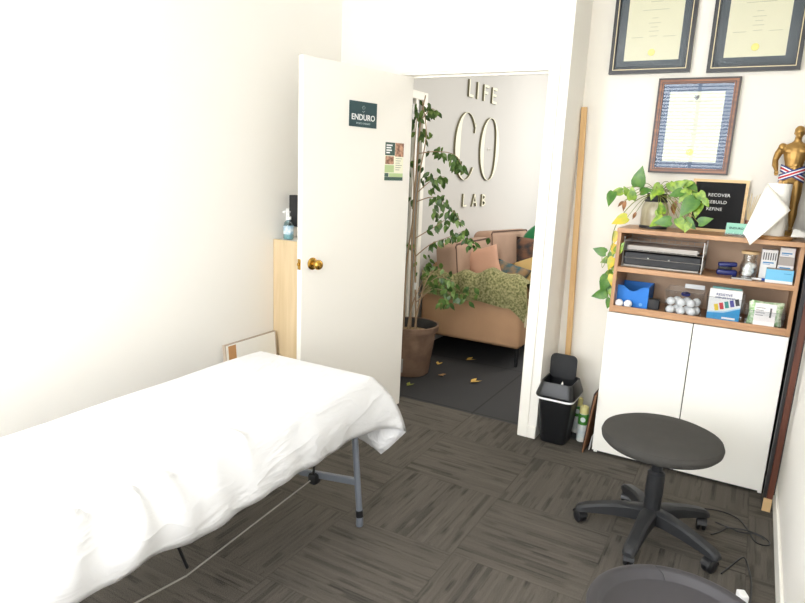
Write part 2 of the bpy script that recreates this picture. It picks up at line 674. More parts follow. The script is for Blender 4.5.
# wall behind the camera with its window
WX0, WX1, WZ0, WZ1 = -1.85, 0.2, 0.9, 2.76
bm = NB()
b2(bm, (XL, YB - 0.1, 0), (WX0, YB, ZC)); b2(bm, (WX1, YB - 0.1, 0), (XR, YB, ZC))
b2(bm, (WX0, YB - 0.1, 0), (WX1, YB, WZ0)); b2(bm, (WX0, YB - 0.1, WZ1), (WX1, YB, ZC))
struct('wall_rear', bm, M['wall'])
bm = NB()
for x in (WX0 + 0.02, (WX0 + WX1) / 2, WX1 - 0.02):
    b2(bm, (x - 0.02, YB - 0.08, WZ0), (x + 0.02, YB - 0.04, WZ1))
for z in (WZ0 + 0.02, WZ1 - 0.02):
    b2(bm, (WX0, YB - 0.08, z - 0.02), (WX1, YB - 0.04, z + 0.02))
struct('window_1', bm, M['trim'])
bm = NB()
for k in range(44):
    z = WZ0 + 0.03 + k * 0.0415
    box(bm, ((WX0 + WX1) / 2, YB + 0.062, z), (WX1 - WX0 - 0.02, 0.025, 0.0012), rot=Rx(-0.75))
bl = thing('venetian_blind', 'white venetian blind with open slats over the window behind the camera', 'blind', (0, 0, 0))
part('slats', bm, M['white'], bl)
bm = NB(); b2(bm, (WX0, YB + 0.04, WZ1 - 0.01), (WX1, YB + 0.085, WZ1 + 0.03)); part('headrail', bm, M['white'], bl)
# lounge shell
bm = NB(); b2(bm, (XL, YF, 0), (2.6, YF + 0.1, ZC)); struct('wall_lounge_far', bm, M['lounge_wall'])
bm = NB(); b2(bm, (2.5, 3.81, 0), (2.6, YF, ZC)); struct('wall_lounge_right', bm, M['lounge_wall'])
bm = NB(); b2(bm, (XR + 0.1, YB - 0.1, 0), (2.6, YB, ZC)); b2(bm, (2.5, YB, 0), (2.6, 3.69, ZC)); struct('wall_outer', bm, M['wall'])

# door frame and skirting
bm = NB()
b2(bm, (OR - 0.008, YD - 0.004, 0), (OR, 3.494, OT))
b2(bm, (OL, YD - 0.004, 0), (OL + 0.006, 3.494, OT))
b2(bm, (OL + 0.006, YD - 0.004, OT - 0.012), (OR - 0.008, 3.494, OT))
b2(bm, (OR - 0.016, 3.41, 0), (OR - 0.008, 3.43, OT - 0.012)); b2(bm, (OL + 0.006, 3.40, OT - 0.024), (OR - 0.016, 3.42, OT - 0.012))
struct('trim_1', bm, M['trim'])
bm = NB(); b2(bm, (OR - 0.004, YD - 0.012, 0), (OR + 0.052, YD - 0.0005, OT + 0.05), 0.003); struct('trim_2', bm, M['trim'])
bm = NB(); b2(bm, (OL - 0.05, YD - 0.012, 0), (OL, YD - 0.0005, OT + 0.05), 0.003); struct('trim_3', bm, M['trim'])
bm = NB(); b2(bm, (OL, YD - 0.012, OT), (OR - 0.004, YD - 0.0005, OT + 0.05), 0.003); struct('trim_4', bm, M['trim'])
bm = NB(); b2(bm, (OR + 0.052, YD - 0.012, 0), (-0.947, YD, 0.075), 0.003); b2(bm, (XL, YD - 0.012, 0), (OL - 0.05, YD, 0.075), 0.003); struct('baseboard_back', bm, M['trim'])
bm = NB(); b2(bm, (XR - 0.012, YB, 0), (XR, YA, 0.085), 0.003); struct('baseboard_right', bm, M['trim'])
bm = NB(); b2(bm, (-0.947, YA - 0.012, 0), (-0.63, YA, 0.075), 0.003); struct('baseboard_alcove', bm, M['trim'])
bm = NB(); b2(bm, (XL, YB, 0), (XL + 0.012, YD - 0.012, 0.085), 0.003); struct('baseboard_left', bm, M['trim'])

# the open door
DH = (-1.865, 3.36, 0.0)
dx, dn = Vector((0.2119, 0.9773, 0)), Vector((0.9773, -0.2119, 0))
DL = 0.826
dm = basis(DH, dx, (0, 0, 1), dn)      # local x to the hinge (0), leaf runs to -DL; z out of the seen face
bm = NB()
box(bm, (-DL / 2, 1.022, -0.0175), (DL, 2.03, 0.035), 0.002)
door = struct('door_1', bm, M['door'])
door.matrix_world = dm
bm = NB()
for sgn, z0 in ((1, 0.0), (-1, -0.035)):
    rot = Matrix.Identity(3) if sgn > 0 else Rx(PI)
    lathe(bm, [(0, 0), (0.033, 0), (0.033, 0.004), (0.026, 0.009), (0.013, 0.011), (0.011, 0.028), (0.018, 0.032), (0.026, 0.040), (0.0275, 0.05), (0.024, 0.060), (0.014, 0.066), (0.006, 0.0665), (0.006, 0.064), (0, 0.064)], 28, (-0.752, 0.995, z0), rot)
part('door_knob', bm, M['brass'], door, True, 'round brass door knob')
bm = NB()
box(bm, (-DL - 0.001, 0.995, -0.0175), (0.003, 0.057, 0.024), 0.001)
box(bm, (-DL - 0.006, 0.995, -0.0175), (0.012, 0.016, 0.013), 0.003)
part('latch', bm, M['brass'], door, False, 'brass latch plate')
bm = NB()
for z in (0.22, 1.8):
    tube(bm, [(0.006, z, 0.004), (0.006, z + 0.09, 0.004)], 0.005, 8)
part('hinge', bm, M['steel'], door)

# lounge glazed panel beside the plant
bm = NB()
for lo, hi in (((3.70, 0.05), (3.76, 2.09)), ((4.43, 0.05), (4.49, 2.09)), ((3.761, 2.03), (4.429, 2.09)), ((3.761, 0.05), (4.429, 0.13)), ((4.30, 0.131), (4.335, 2.029))):
    b2(bm, (XL, lo[0], lo[1]), (XL + 0.035, hi[0], hi[1]), 0.003)
win = struct('window_2', bm, M['trim'])
bm = NB(); b2(bm, (XL, 3.75, 0.12), (XL + 0.01, 4.44, 2.04))
part('pane', bm, mat('dull_window_glass', (140, 142, 140), 0.12, spec=0.6), win)

# ------------------------------------------------------------------ massage table and sheet
mt_ = thing('massage_table', 'portable massage table on grey tubular legs under a white sheet', 'massage table', (-1.62, 1.17, 0))
TX0, TX1, TY0, TY1 = -0.305, 0.305, -0.92, 0.925
bm = NB(); b2(bm, (TX0, TY0, 0.585), (TX1, TY1, 0.645), 0.022, 3); part('padded_top', bm, M['vinyl'], mt_, True)
bm = NB()
b2(bm, (TX0 + 0.01, TY0 + 0.01, 0.52), (TX0 + 0.03, TY1 - 0.01, 0.585)); b2(bm, (TX1 - 0.03, TY0 + 0.01, 0.52), (TX1 - 0.01, TY1 - 0.01, 0.585))
b2(bm, (TX0 + 0.03, TY0 + 0.01, 0.52), (TX1 - 0.03, TY0 + 0.03, 0.585)); b2(bm, (TX0 + 0.03, TY1 - 0.03, 0.52), (TX1 - 0.03, TY1 - 0.01, 0.585))
part('frame', bm, M['grey_metal'], mt_)
for sy in (1, -1):
    yl = 0.86 if sy > 0 else -0.74
    for sx in (1, -1):
        bm = NB()
        tube(bm, [(0.287 * sx, yl - 0.02 * sy, 0.56), (0.318 * sx, yl + 0.01 * sy, 0.05)], 0.0135, 12)
        lg = part('leg', bm, M['grey_metal'], mt_, True)
        bm = NB()
        tube(bm, [(0.3165 * sx, yl + 0.0085 * sy, 0.075), (0.3185 * sx, yl + 0.01 * sy, 0.045)], 0.017, 12)
        part('collar', bm, M['black_plastic'], lg, True)
        bm = NB()
        lathe(bm, [(0, 0), (0.014, 0), (0.016, 0.006), (0.015, 0.045), (0, 0.045)], 12, (0.319 * sx, yl + 0.01 * sy, 0))
        part('foot', bm, M['grey_metal'], lg, True)
        bm = NB()
        tube(bm, [(0.287 * sx, yl - 0.005, 0.44), (0.25 * sx, yl - 0.16 * sy, 0.55)], 0.007, 8)
        part('brace', bm, M['grey_metal'], mt_, True)
    bm = NB()
    box(bm, (0.155, yl, 0.187), (0.31, 0.02, 0.03), 0.004, Ry(-0.14)); box(bm, (-0.155, yl, 0.187), (0.31, 0.02, 0.03), 0.004, Ry(0.14))
    part('crossbar', bm, M['grey_metal'], mt_)
    bm = NB(); box(bm, (0.09, yl - 0.01 * sy, 0.165), (0.045, 0.05, 0.05), 0.012); part('clamp', bm, M['black_plastic'], mt_, True)
bm = NB(); tube(bm, [(0.085, 0.83, 0.16), (0.05, 0.17, 0.075), (0.0, -0.74, 0.15)], 0.0035, 6); part('cable', bm, mat('steel_cable', (150, 146, 138), 0.4), mt_, True)
bm = NB(); tube(bm, [(0.02, 0.20, 0.078), (0.015, 0.145, 0.24), (0.0, 0.10, 0.57)], 0.006, 6); part('strap', bm, M['black_plastic'], mt_, True); bm = NB(); tube(bm, [(0.09, 0.84, 0.18), (0.105, 0.84, 0.3), (0.13, 0.8, 0.57)], 0.006, 6); part('strap', bm, M['black_plastic'], mt_, True)

def sheet():
    bm = NB()
    xl, xr, y0, y1, z = -1.938, -1.312, 0.245, 2.125, 0.655
    nx, ny, nk = 36, 110, 9
    folds = [([(-1.62, 0.66), (-1.491, 0.721), (-1.422, 0.829), (-1.345, 0.915), (-1.305, 0.95)], 0.016, 0.022),
             ([(-1.70, 0.70), (-1.591, 0.774), (-1.481, 0.893), (-1.366, 1.005), (-1.30, 1.06)], 0.012, 0.025),
             ([(-1.58, 0.50), (-1.45, 0.56), (-1.37, 0.647), (-1.325, 0.73), (-1.30, 0.80)], 0.02, 0.026),
             ([(-1.75, 0.92), (-1.60, 1.0), (-1.45, 1.14), (-1.30, 1.22)], 0.006, 0.03),
             ([(-1.52, 1.28), (-1.42, 1.36), (-1.30, 1.36)], 0.008, 0.02),
             ([(-1.85, 0.55), (-1.65, 0.60), (-1.50, 0.64)], 0.006, 0.035)]

    def disp(x, y):
        d = 0.0
        for pl, h, wd in folds:
            best, bt = 9.0, 0
            for q, (a, b) in enumerate(zip(pl, pl[1:])):
                vx, vy = b[0] - a[0], b[1] - a[1]
                t = max(0, min(1, ((x - a[0]) * vx + (y - a[1]) * vy) / (vx * vx + vy * vy)))
                dd = math.hypot(x - a[0] - t * vx, y - a[1] - t * vy)
                if dd < best:
                    best, bt = dd, (q + t) / (len(pl) - 1)
            d += 2.4 * h * math.exp(-(best / wd) ** 2) * min(1, bt * 2.2)
        d += 0.0022 * math.sin(7 * x + 5 * y) + 0.0018 * math.sin(11 * y - 9 * x + 1)
        return d
    P = {}
    for i in range(nx + 1):
        for j in range(ny + 1):
            x = xl + (xr - xl) * i / nx
            y = y0 + (y1 - y0) * j / ny
            e = min(x - xl, xr - x, y1 - y)
            rd = 0.010 * max(0, 1 - e / 0.035) ** 2
            P[i, j] = bm.verts.new((x, y, z + disp(x, y) - rd))
    for i in range(nx):
        for j in range(ny):
            bm.faces.new((P[i, j], P[i + 1, j], P[i + 1, j + 1], P[i, j + 1]))
    Btip = Vector((-1.192, 2.222, 0.395))

    def column(top, hem, bulge, wob, pw=1.0):
        col = [top]
        p0 = top.co
        for k in range(1, nk + 1):
            t = k / nk
            q = p0.lerp(hem, t)
            q += bulge * math.sin(PI * min(1, t * 1.0)) + wob * t
            col.append(bm.verts.new(q))
        return col
    cols = []
    for j in range(ny + 1):                       # right-hand drop
        y = y0 + (y1 - y0) * j / ny
        f = max(0, (y - 1.90) / (y1 - 1.90)) ** 2.2
        hz = 0.457 + 0.010 * math.sin(3.2 * y) + 0.006 * math.sin(9 * y + 1)
        if 0.86 < y < 1.1:
            hz += 0.016 * math.sin((y - 0.86) / 0.24 * PI)
        hem = Vector((-1.268 + 0.006 * math.sin(6 * y), y, hz)).lerp(Btip, f)
        out = 0.022 + 0.006 * math.sin(8 * y) + 0.022 * math.exp(-((y - 0.93) / 0.06) ** 2) + 0.014 * math.exp(-((y - 1.08) / 0.05) ** 2) + 0.02 * math.exp(-((y - 0.74) / 0.05) ** 2)
        bulge = Vector((out * (1 - f) + 0.016 * f, 0.016 * f, 0.014 * f))
        wob = Vector((0.004 * math.sin(23 * y) + 0.004 * math.sin(41 * y + 2), 0, 0)) * (1 - f)
        cols.append(column(P[nx, j], hem, bulge, wob))
    for a, b in zip(cols, cols[1:]):
        for k in range(nk):
            bm.faces.new((a[k], a[k + 1], b[k + 1], b[k]))
    far = [cols[-1]]
    Cp = Vector((-1.262, 2.140, 0.300))
    for i in range(nx - 1, -1, -1):               # far-end drop
        x = xl + (xr - xl) * i / nx
        s = (nx - i) / nx
        reg = Vector((x, 2.155 + 0.01 * math.sin(14 * x), 0.35 + 0.012 * math.sin(9 * x)))
        if s < 0.08:
            hem = Btip.lerp(Cp, s / 0.08)
        elif s < 0.16:
            hem = Cp.lerp(reg, (s - 0.08) / 0.08)
        else:
            hem = reg
        far.append(column(P[i, ny], hem, Vector((0, 0.014, 0)), Vector((0, 0, 0))))
    for a, b in zip(far, far[1:]):
        for k in range(nk):
            bm.faces.new((a[k], a[k + 1], b[k + 1], b[k]))
    left = []
    for j in range(ny, -1, -1):
        y = y0 + (y1 - y0) * j / ny
        if j == ny:
            left.append(far[-1])
            continue
        hem = Vector((-1.962 + 0.006 * math.sin(5 * y), y + (0.03 if j == ny else 0), 0.47 + 0.01 * math.sin(4 * y)))
        left.append(column(P[0, j], hem, Vector((-0.012, 0, 0)), Vector((0, 0, 0))))
    for a, b in zip(left, left[1:]):
        for k in range(nk):
            bm.faces.new((a[k], a[k + 1], b[k + 1], b[k]))
    o = mesh_obj('bed_sheet', bm, M['sheet'], None, 'all')
    tag(o, 'crumpled white cotton sheet draped over the massage table', 'sheet')
    sd = o.modifiers.new('thickness', 'SOLIDIFY')
    sd.thickness = 0.0016
    sd.offset = 1
sheet()

# ------------------------------------------------------------------ things by the left wall
nc = thing('narrow_cabinet', 'narrow pale wood cabinet in the corner behind the open door', 'cabinet', (-2.388, 2.73, 0))
bm = NB(); b2(bm, (0, 0, 0), (0.2, 0.018, 1.085), 0.004); part('side_panel', bm, M['panel_oak'], nc)
bm = NB(); b2(bm, (0, 0.242, 0), (0.2, 0.26, 1.085), 0.002); part('side_panel', bm, M['panel_oak'], nc)
bm = NB(); b2(bm, (0.004, 0.018, 1.065), (0.2, 0.242, 1.083)); part('top_board', bm, M['white_lam'], nc)
bm = NB(); b2(bm, (0, 0.018, 0.05), (0.008, 0.242, 1.065)); part('back_panel', bm, M['white_lam'], nc)
for z in (0.05, 0.38, 0.72):
    bm = NB(); b2(bm, (0.008, 0.018, z), (0.198, 0.242, z + 0.016)); part('shelf', bm, M['white_lam'], nc)

sb = thing('soap_bottle', 'clear pump bottle of blue hand gel on the narrow cabinet', 'bottle', (-2.325, 2.79, 1.0855))
bm = NB(); lathe(bm, [(0, 0), (0.026, 0), (0.029, 0.006), (0.029, 0.075), (0.024, 0.095), (0.012, 0.107), (0.012, 0.114)], 20); part('bottle_body', bm, clear('bottle_plastic', (205, 228, 232), 0.10), sb, True)
bm = NB(); lathe(bm, [(0, 0.002), (0.025, 0.002), (0.027, 0.008), (0.027, 0.07), (0, 0.07)], 20); part('gel', bm, mat('blue_gel', (178, 216, 220), 0.2), sb, True)
bm = NB(); lathe(bm, [(0.0293, 0.03), (0.0295, 0.03), (0.0295, 0.078), (0.0293, 0.078)], 20); part('label_band', bm, mat('bottle_label', (222, 232, 236), 0.6, col2=(120, 170, 196), vscale=30), sb, True)
bm = NB()
lathe(bm, [(0.0, 0.112), (0.015, 0.112), (0.015, 0.130), (0.007, 0.132), (0.005, 0.152), (0.010, 0.153), (0.010, 0.160), (0, 0.160)], 16)
tube(bm, [(0, 0, 0.156), (-0.03, -0.005, 0.156), (-0.036, -0.006, 0.150)], 0.0045, 8)
part('pump', bm, M['white'], sb, True)
sp = thing('wall_speaker', 'slim black box mounted on the left wall above the pale cabinet', 'speaker', (-2.39, 2.86, 1.155))
bm = NB(); b2(bm, (0.034, -0.03, 0.0), (0.10, 0.02, 0.18), 0.004); part('box', bm, M['soft_black'], sp)
bm = NB(); b2(bm, (0.001, -0.02, 0.02), (0.034, 0.01, 0.10), 0.003); part('bracket', bm, M['white'], sp)

lb = thing('leaning_board', 'white panel with thin brown edge leaning on wall behind the massage table', 'board', (-2.31, 2.31, 0))
lb.rotation_euler = (0, math.radians(-4.6), 0)
bm = NB(); b2(bm, (-0.01, 0.0, 0.0), (0.004, 0.39, 0.552)); part('panel', bm, M['white_lam'], lb)
bm = NB()
b2(bm, (-0.012, -0.006, 0.552), (0.005, 0.396, 0.556)); b2(bm, (-0.012, -0.006, 0), (0.007, 0.0, 0.552)); b2(bm, (-0.012, 0.39, 0), (0.007, 0.396, 0.552))
part('edging', bm, mat('grey_brown_edging', (186, 170, 152), 0.6), lb)
bm = NB(); b2(bm, (0.004, 0.02, 0.30), (0.0055, 0.075, 0.545)); part('brown_patch', bm, M['cardboard'], lb)

# sign and leaflet on the door
def on_door(name, label, x, z):
    r = thing(name, label, 'sign' if 'sign' in name else 'leaflet')
    r.matrix_world = dm @ Matrix.Translation((x, z, 0.0))
    return r
I4 = Matrix.Identity(4)
sg = on_door('door_sign', 'dark teal square sign with white lettering on the open door', -0.407, 1.79)
bm = NB(); b2(bm, (-0.105, -0.067, 0.0006), (0.105, 0.067, 0.004), 0.001); part('sign_panel', bm, mat('dark_teal', (44, 72, 76), 0.5), sg)
bm = NB()
text_bm(bm, 'ENDURO', 0.0435, Matrix.Translation((0, -0.017, 0.0046)), 0.001, 0.0006)
part('lettering', bm, M['white'], sg)
bm = NB()
text_bm(bm, 'SPORTS THERAPY', 0.0135, Matrix.Translation((0, -0.048, 0.0046)), 0.001)
pale = mat('pale_print', (176, 190, 190), 0.6)
part('lettering', bm, pale, sg)
bm = NB()
for k in range(7):
    a = k / 7 * 2 * PI
    tube(bm, [(0.005 * math.cos(a) * (1 if k % 2 else 1.9), 0.036 + 0.005 * math.sin(a), 0.0045), (0.013 * math.cos(a + 0.5), 0.036 + 0.011 * math.sin(a + 0.5), 0.0045)], 0.0009, 5)
tube(bm, [(-0.010, 0.016, 0.0045), (-0.003, 0.012, 0.0045), (0.004, 0.015, 0.0045), (0.011, 0.018, 0.0045)], 0.0011, 5)
part('logo', bm, pale, sg)

fl = on_door('door_leaflet', 'small green and white leaflet with photos on the door edge', -0.142, 1.548)
bm = NB(); b2(bm, (-0.079, -0.108, 0.0006), (0.079, 0.108, 0.0014)); part('paper', bm, M['paper_ivory'], fl)
grn = mat('leaflet_green', (62, 88, 80), 0.6); lgrn = mat('leaflet_light_green', (186, 205, 150), 0.6); skin = mat('leaflet_photo', (206, 160, 130), 0.6, col2=(120, 84, 66), vscale=45)
bm = NB(); b2(bm, (-0.079, 0.035, 0.0014), (0.003, 0.108, 0.0018)); part('green_block', bm, grn, fl)
bm = NB(); b2(bm, (-0.079, -0.108, 0.0014), (0.079, -0.088, 0.0018)); part('green_band', bm, grn, fl)
bm = NB(); b2(bm, (-0.079, -0.087, 0.0014), (-0.045, -0.066, 0.0018)); part('green_block', bm, grn, fl)
bm = NB(); b2(bm, (-0.079, -0.062, 0.0014), (0.0, -0.02, 0.0017)); part('pale_block', bm, lgrn, fl)
bm = NB(); b2(bm, (-0.04, -0.09, 0.0014), (0.079, -0.066, 0.0017)); part('pale_block', bm, lgrn, fl)
bm = NB(); b2(bm, (0.006, 0.030, 0.0014), (0.079, 0.108, 0.0018)); part('photo', bm, skin, fl)
bm = NB(); b2(bm, (-0.075, -0.015, 0.0014), (-0.004, 0.030, 0.0018)); part('photo', bm, skin, fl)
bm = NB()
for k, (wd) in enumerate((0.05, 0.04, 0.046, 0.03)):
    b2(bm, (-0.07, 0.088 - k * 0.014, 0.0018), (-0.07 + wd, 0.096 - k * 0.014, 0.0021))
part('headline', bm, M['white'], fl)
bm = NB()
for k in range(6):
    b2(bm, (0.012, 0.018 - k * 0.013, 0.0014), (0.068 - 0.01 * (k % 3), 0.0205 - k * 0.013, 0.0017))
part('small_print', bm, M['ink_dark'], fl)

# ------------------------------------------------------------------ framed certificates in the alcove
def frame_ring(bm, x0, x1, z0, z1, wd, y0, y1):
    """four mitred bars between y0 (front) and y1 (back)"""
    o = [(x0, z0), (x1, z0), (x1, z1), (x0, z1)]
    i = [(x0 + wd, z0 + wd), (x1 - wd, z0 + wd), (x1 - wd, z1 - wd), (x0 + wd, z1 - wd)]
    V = [[bm.verts.new((p[0], y, p[1])) for p in q] for q, y in ((o, y1), (o, y0), (i, y0), (i, y1))]
    for a, b in ((0, 1), (1, 2), (2, 3), (3, 0)):
        ring_bridge(bm, V[a], V[b])


def certificate(x0, x1, z0, z1, label, paper, matm, wood_frame, lines, seal_z, mg):
    r = thing('framed_certificate', label, 'framed certificate', ((x0 + x1) / 2, YA, z0))
    w_, h_ = x1 - x0, z1 - z0
    a, b = -w_ / 2, w_ / 2
    if wood_frame:
        bm = NB(); frame_ring(bm, a + 0.007, b - 0.007, 0.007, h_ - 0.007, 0.021, -0.024, -0.001); part('frame', bm, M['frame_wood'], r)
        bm = NB(); frame_ring(bm, a, b, 0, h_, 0.0085, -0.026, -0.001); part('frame_edge', bm, M['frame_edge'], r)
        bm = NB(); frame_ring(bm, a + 0.019, b - 0.019, 0.019, h_ - 0.019, 0.0035, -0.0255, -0.01); part('fillet', bm, M['frame_edge'], r)
        fw = 0.028
    else:
        bm = NB(); frame_ring(bm, a, b, 0, h_, 0.026, -0.028, -0.001); part('frame', bm, M['frame_black'], r)
        bm = NB(); frame_ring(bm, a + 0.018, b - 0.018, 0.018, h_ - 0.018, 0.004, -0.0287, -0.02); part('fillet', bm, M['frame_gold'], r)
        fw = 0.026
    bm = NB(); b2(bm, (a + fw, -0.008, fw), (b - fw, -0.004, h_ - fw)); part('mount', bm, matm, r)
    ml, mr, mb, mtp = mg
    px0, px1, pz0, pz1 = a + ml, b - mr, mb, h_ - mtp
    bm = NB(); b2(bm, (px0, -0.0095, pz0), (px1, -0.008, pz1)); pp = part('paper', bm, paper, r)
    mid = (px0 + px1) / 2
    rows = [(mid, t, wd) for t, wd in lines] + [(mid + sx * 0.29 * (px1 - px0), 0.29, 0.06) for sx in (-1, 1)]
    for cx, t, wd in rows:
        z = pz0 + (pz1 - pz0) * t
        bm = NB(); b2(bm, (cx - wd / 2, -0.0102, z - 0.0013), (cx + wd / 2, -0.0095, z + 0.0013)); part('text_line', bm, M['ink'], pp)
    bm = NB()
    lathe(bm, [(0, 0), (0.018, 0), (0.0175, 0.0012), (0, 0.0012)], 20, ((px0 + px1) / 2, -0.0095, pz0 + seal_z), Rx(PI / 2)); part('seal', bm, M['seal'], pp)
    if wood_frame:
        bm = NB()
        prism(bm, [(-0.012, 0.012), (0.012, 0.012), (0.011, -0.002), (0.0, -0.014), (-0.011, -0.002)], 0, 0.0008, basis(((px0 + px1) / 2, -0.0096, pz1 - 0.03), (1, 0, 0), (0, 0, 1), (0, -1, 0)))
        part('crest', bm, M['ink_dark'], pp)
    bm = NB(); b2(bm, (a + fw, -0.0145, fw), (b - fw, -0.0125, h_ - fw)); part('glass', bm, M['glass'], r)
    return r


LN = [(0.62, 0.13), (0.52, 0.03), (0.46, 0.06), (0.41, 0.035), (0.36, 0.05), (0.30, 0.04), (0.80, 0.15), (0.72, 0.06)]
certificate(-0.817, -0.41, 2.064, 2.60, 'black framed certificate on cream paper, left one of the upper pair', M['paper_cream'], M['mat_slate'], False, LN, 0.04, (0.069, 0.063, 0.067, 0.065))
certificate(-0.331, 0.079, 2.058, 2.60, 'black framed certificate on cream paper, right one of the upper pair', M['paper_cream'], M['mat_slate'], False, LN, 0.045, (0.069, 0.071, 0.07, 0.065))
certificate(-0.552, -0.164, 1.55, 2.035, 'brown wood framed certificate with blue mount, alone in the lower row', M['paper_ivory'], M['mat_blue'], True, [(0.86, 0.13), (0.70, 0.16), (0.6, 0.02), (0.53, 0.04), (0.46, 0.05), (0.40, 0.06), (0.22, 0.03)], 0.05, (0.062, 0.064, 0.062, 0.068))

# ------------------------------------------------------------------ storage cabinet in the alcove
SX0, SX1, SY0, SY1 = -0.617, 0.212, 3.372, 3.688
sc_ = thing('storage_cabinet', 'oak topped cabinet with open shelves above two white doors', 'cabinet', ((SX0 + SX1) / 2, SY0, 0))
cx = (SX0 + SX1) / 2
hw = (SX1 - SX0) / 2
dp = SY1 - SY0
for sx in (-1, 1):
    bm = NB(); b2(bm, (sx * hw, 0, 0.815), (sx * (hw - 0.018), dp, 1.237), 0.0015); part('side_panel', bm, M['shelf_wood_v'], sc_)
    bm = NB(); b2(bm, (sx * hw, 0.02, 0.0), (sx * (hw - 0.018), dp, 0.815)); part('side_panel', bm, M['white_lam'], sc_)
bm = NB(); b2(bm, (-hw - 0.004, -0.006, 1.2375), (hw + 0.004, dp, 1.26), 0.002); part('top_board', bm, M['shelf_wood'], sc_)
bm = NB(); b2(bm, (-hw + 0.018, 0, 1.033), (hw - 0.018, dp - 0.006, 1.059), 0.0015); part('shelf', bm, M['shelf_wood'], sc_)
bm = NB(); b2(bm, (-hw + 0.018, 0, 0.817), (hw - 0.018, dp - 0.006, 0.840), 0.0015); part('shelf', bm, M['shelf_wood'], sc_)
bm = NB(); b2(bm, (-hw + 0.018, 0.0, 0.840), (hw - 0.018, 0.004, 0.852)); part('front_lip', bm, M['shelf_wood'], sc_)
bm = NB(); b2(bm, (-hw + 0.018, dp - 0.006, 0.817), (hw - 0.018, dp, 1.237)); part('back_panel', bm, M['shelf_back'], sc_)
for a, b in ((-hw - 0.006, -0.0025), (0.0025, hw - 0.002)):
    bm = NB(); b2(bm, (a, 0.0, 0.018), (b, 0.0185, 0.812), 0.0015); part('door', bm, M['white_lam'], sc_)
bm = NB(); b2(bm, (-hw + 0.018, 0.03, 0.0), (hw - 0.018, 0.046, 0.07)); b2(bm, (-0.01, 0.02, 0.07), (0.01, 0.03, 0.81)); part('plinth', bm, M['dark_gap'], sc_)
ZT, ZM, ZB = 1.26, 1.059, 0.840      # the three standing surfaces

# --- on the top: pothos in a jar
pj = thing('pothos_plant', 'trailing pothos with yellowing leaves in a beige glass jar', 'potted plant', (-0.472, 3.53, ZT))
bm = NB(); lathe(bm, [(0, 0), (0.060, 0), (0.066, 0.012), (0.068, 0.10), (0.062, 0.125), (0.055, 0.135), (0.055, 0.14), (0, 0.14)], 28); part('jar', bm, mat('beige_hessian_glass', (150, 140, 112), 0.3, col2=(186, 178, 150), vscale=26, stretch=(1, 1, 0.25)), pj, True)
bm = NB(); lathe(bm, [(0, 0.138), (0.056, 0.138), (0.057, 0.145), (0.050, 0.152), (0.048, 0.178), (0.052, 0.182), (0, 0.182)], 28); part('lid', bm, M['soft_black'], pj, True)
bm = NB(); lathe(bm, [(0.0, 0.0), (0.069, 0.0005), (0.069, 0.014), (0.066, 0.016)], 28); part('base_ring', bm, M['soft_black'], pj, True)
G, D_, Y_, B_ = 0, 1, 2, 3
PL = [  # x, z, y, leaf length, direction in the wall plane (degrees), colour
    (-0.56, 1.475, 3.45, 0.125, 84, D_), (-0.63, 1.445, 3.44, 0.075, 190, G), (-0.675, 1.440, 3.43, 0.095, 255, D_), (-0.575, 1.405, 3.42, 0.085, 95, G),
    (-0.545, 1.445, 3.46, 0.075, 20, D_), (-0.60, 1.43, 3.44, 0.06, 120, G), (-0.605, 1.40, 3.42, 0.065, 255, B_), (-0.62, 1.395, 3.45, 0.05, 220, B_), (-0.55, 1.345, 3.44, 0.05, 250, B_),
    (-0.365, 1.415, 3.44, 0.075, 260, B_), (-0.38, 1.40, 3.45, 0.07, 280, B_), (-0.585, 1.315, 3.40, 0.10, 205, Y_), (-0.455, 1.49, 3.46, 0.075, 240, G), (-0.41, 1.50, 3.45, 0.07, 300, G),
    (-0.43, 1.46, 3.43, 0.07, 200, G), (-0.385, 1.48, 3.44, 0.08, 30, G), (-0.35, 1.495, 3.45, 0.07, 15, G), (-0.34, 1.46, 3.42, 0.08, 200, D_), (-0.33, 1.50, 3.46, 0.10, 320, D_),
    (-0.315, 1.47, 3.42, 0.09, 240, G), (-0.30, 1.44, 3.41, 0.10, 310, G), (-0.275, 1.43, 3.39, 0.135, 235, D_), (-0.255, 1.41, 3.40, 0.09, 260, G), (-0.42, 1.345, 3.40, 0.075, 100, G),
    (-0.41, 1.325, 3.38, 0.09, 215, G), (-0.37, 1.315, 3.37, 0.095, 190, D_), (-0.34, 1.33, 3.37, 0.08, 300, G), (-0.31, 1.325, 3.38, 0.085, 325, D_), (-0.285, 1.31, 3.36, 0.06, 250, G),
    (-0.245, 1.315, 3.38, 0.08, 25, D_), (-0.265, 1.46, 3.40, 0.075, 310, G), (-0.235, 1.43, 3.39, 0.055, 300, G), (-0.445, 1.36, 3.44, 0.05, 270, G), (-0.47, 1.455, 3.43, 0.06, 250, G),
    (-0.69, 1.12, 3.40, 0.085, 165, D_), (-0.66, 1.125, 3.40, 0.06, 260, D_), (-0.64, 1.235, 3.40, 0.075, 255, Y_), (-0.645, 1.17, 3.40, 0.075, 265, Y_), (-0.635, 1.13, 3.39, 0.08, 60, G),
    (-0.645, 1.10, 3.39, 0.085, 250, Y_), (-0.665, 1.09, 3.42, 0.07, 205, G), (-0.665, 1.00, 3.40, 0.115, 255, D_), (-0.645, 1.02, 3.41, 0.09, 220, G), (-0.64, 1.01, 3.39, 0.08, 275, Y_),
    (-0.665, 0.905, 3.40, 0.095, 200, D_), (-0.635, 0.93, 3.40, 0.06, 265, G), (-0.64, 0.88, 3.40, 0.07, 262, D_), (-0.655, 0.96, 3.41, 0.085, 262, D_), (-0.64, 1.06, 3.40, 0.06, 285, G)]
bm = NB()
vb = NB()
root = Vector((0, 0, 0.185))
o_ = Vector((-0.472, 3.53, ZT))
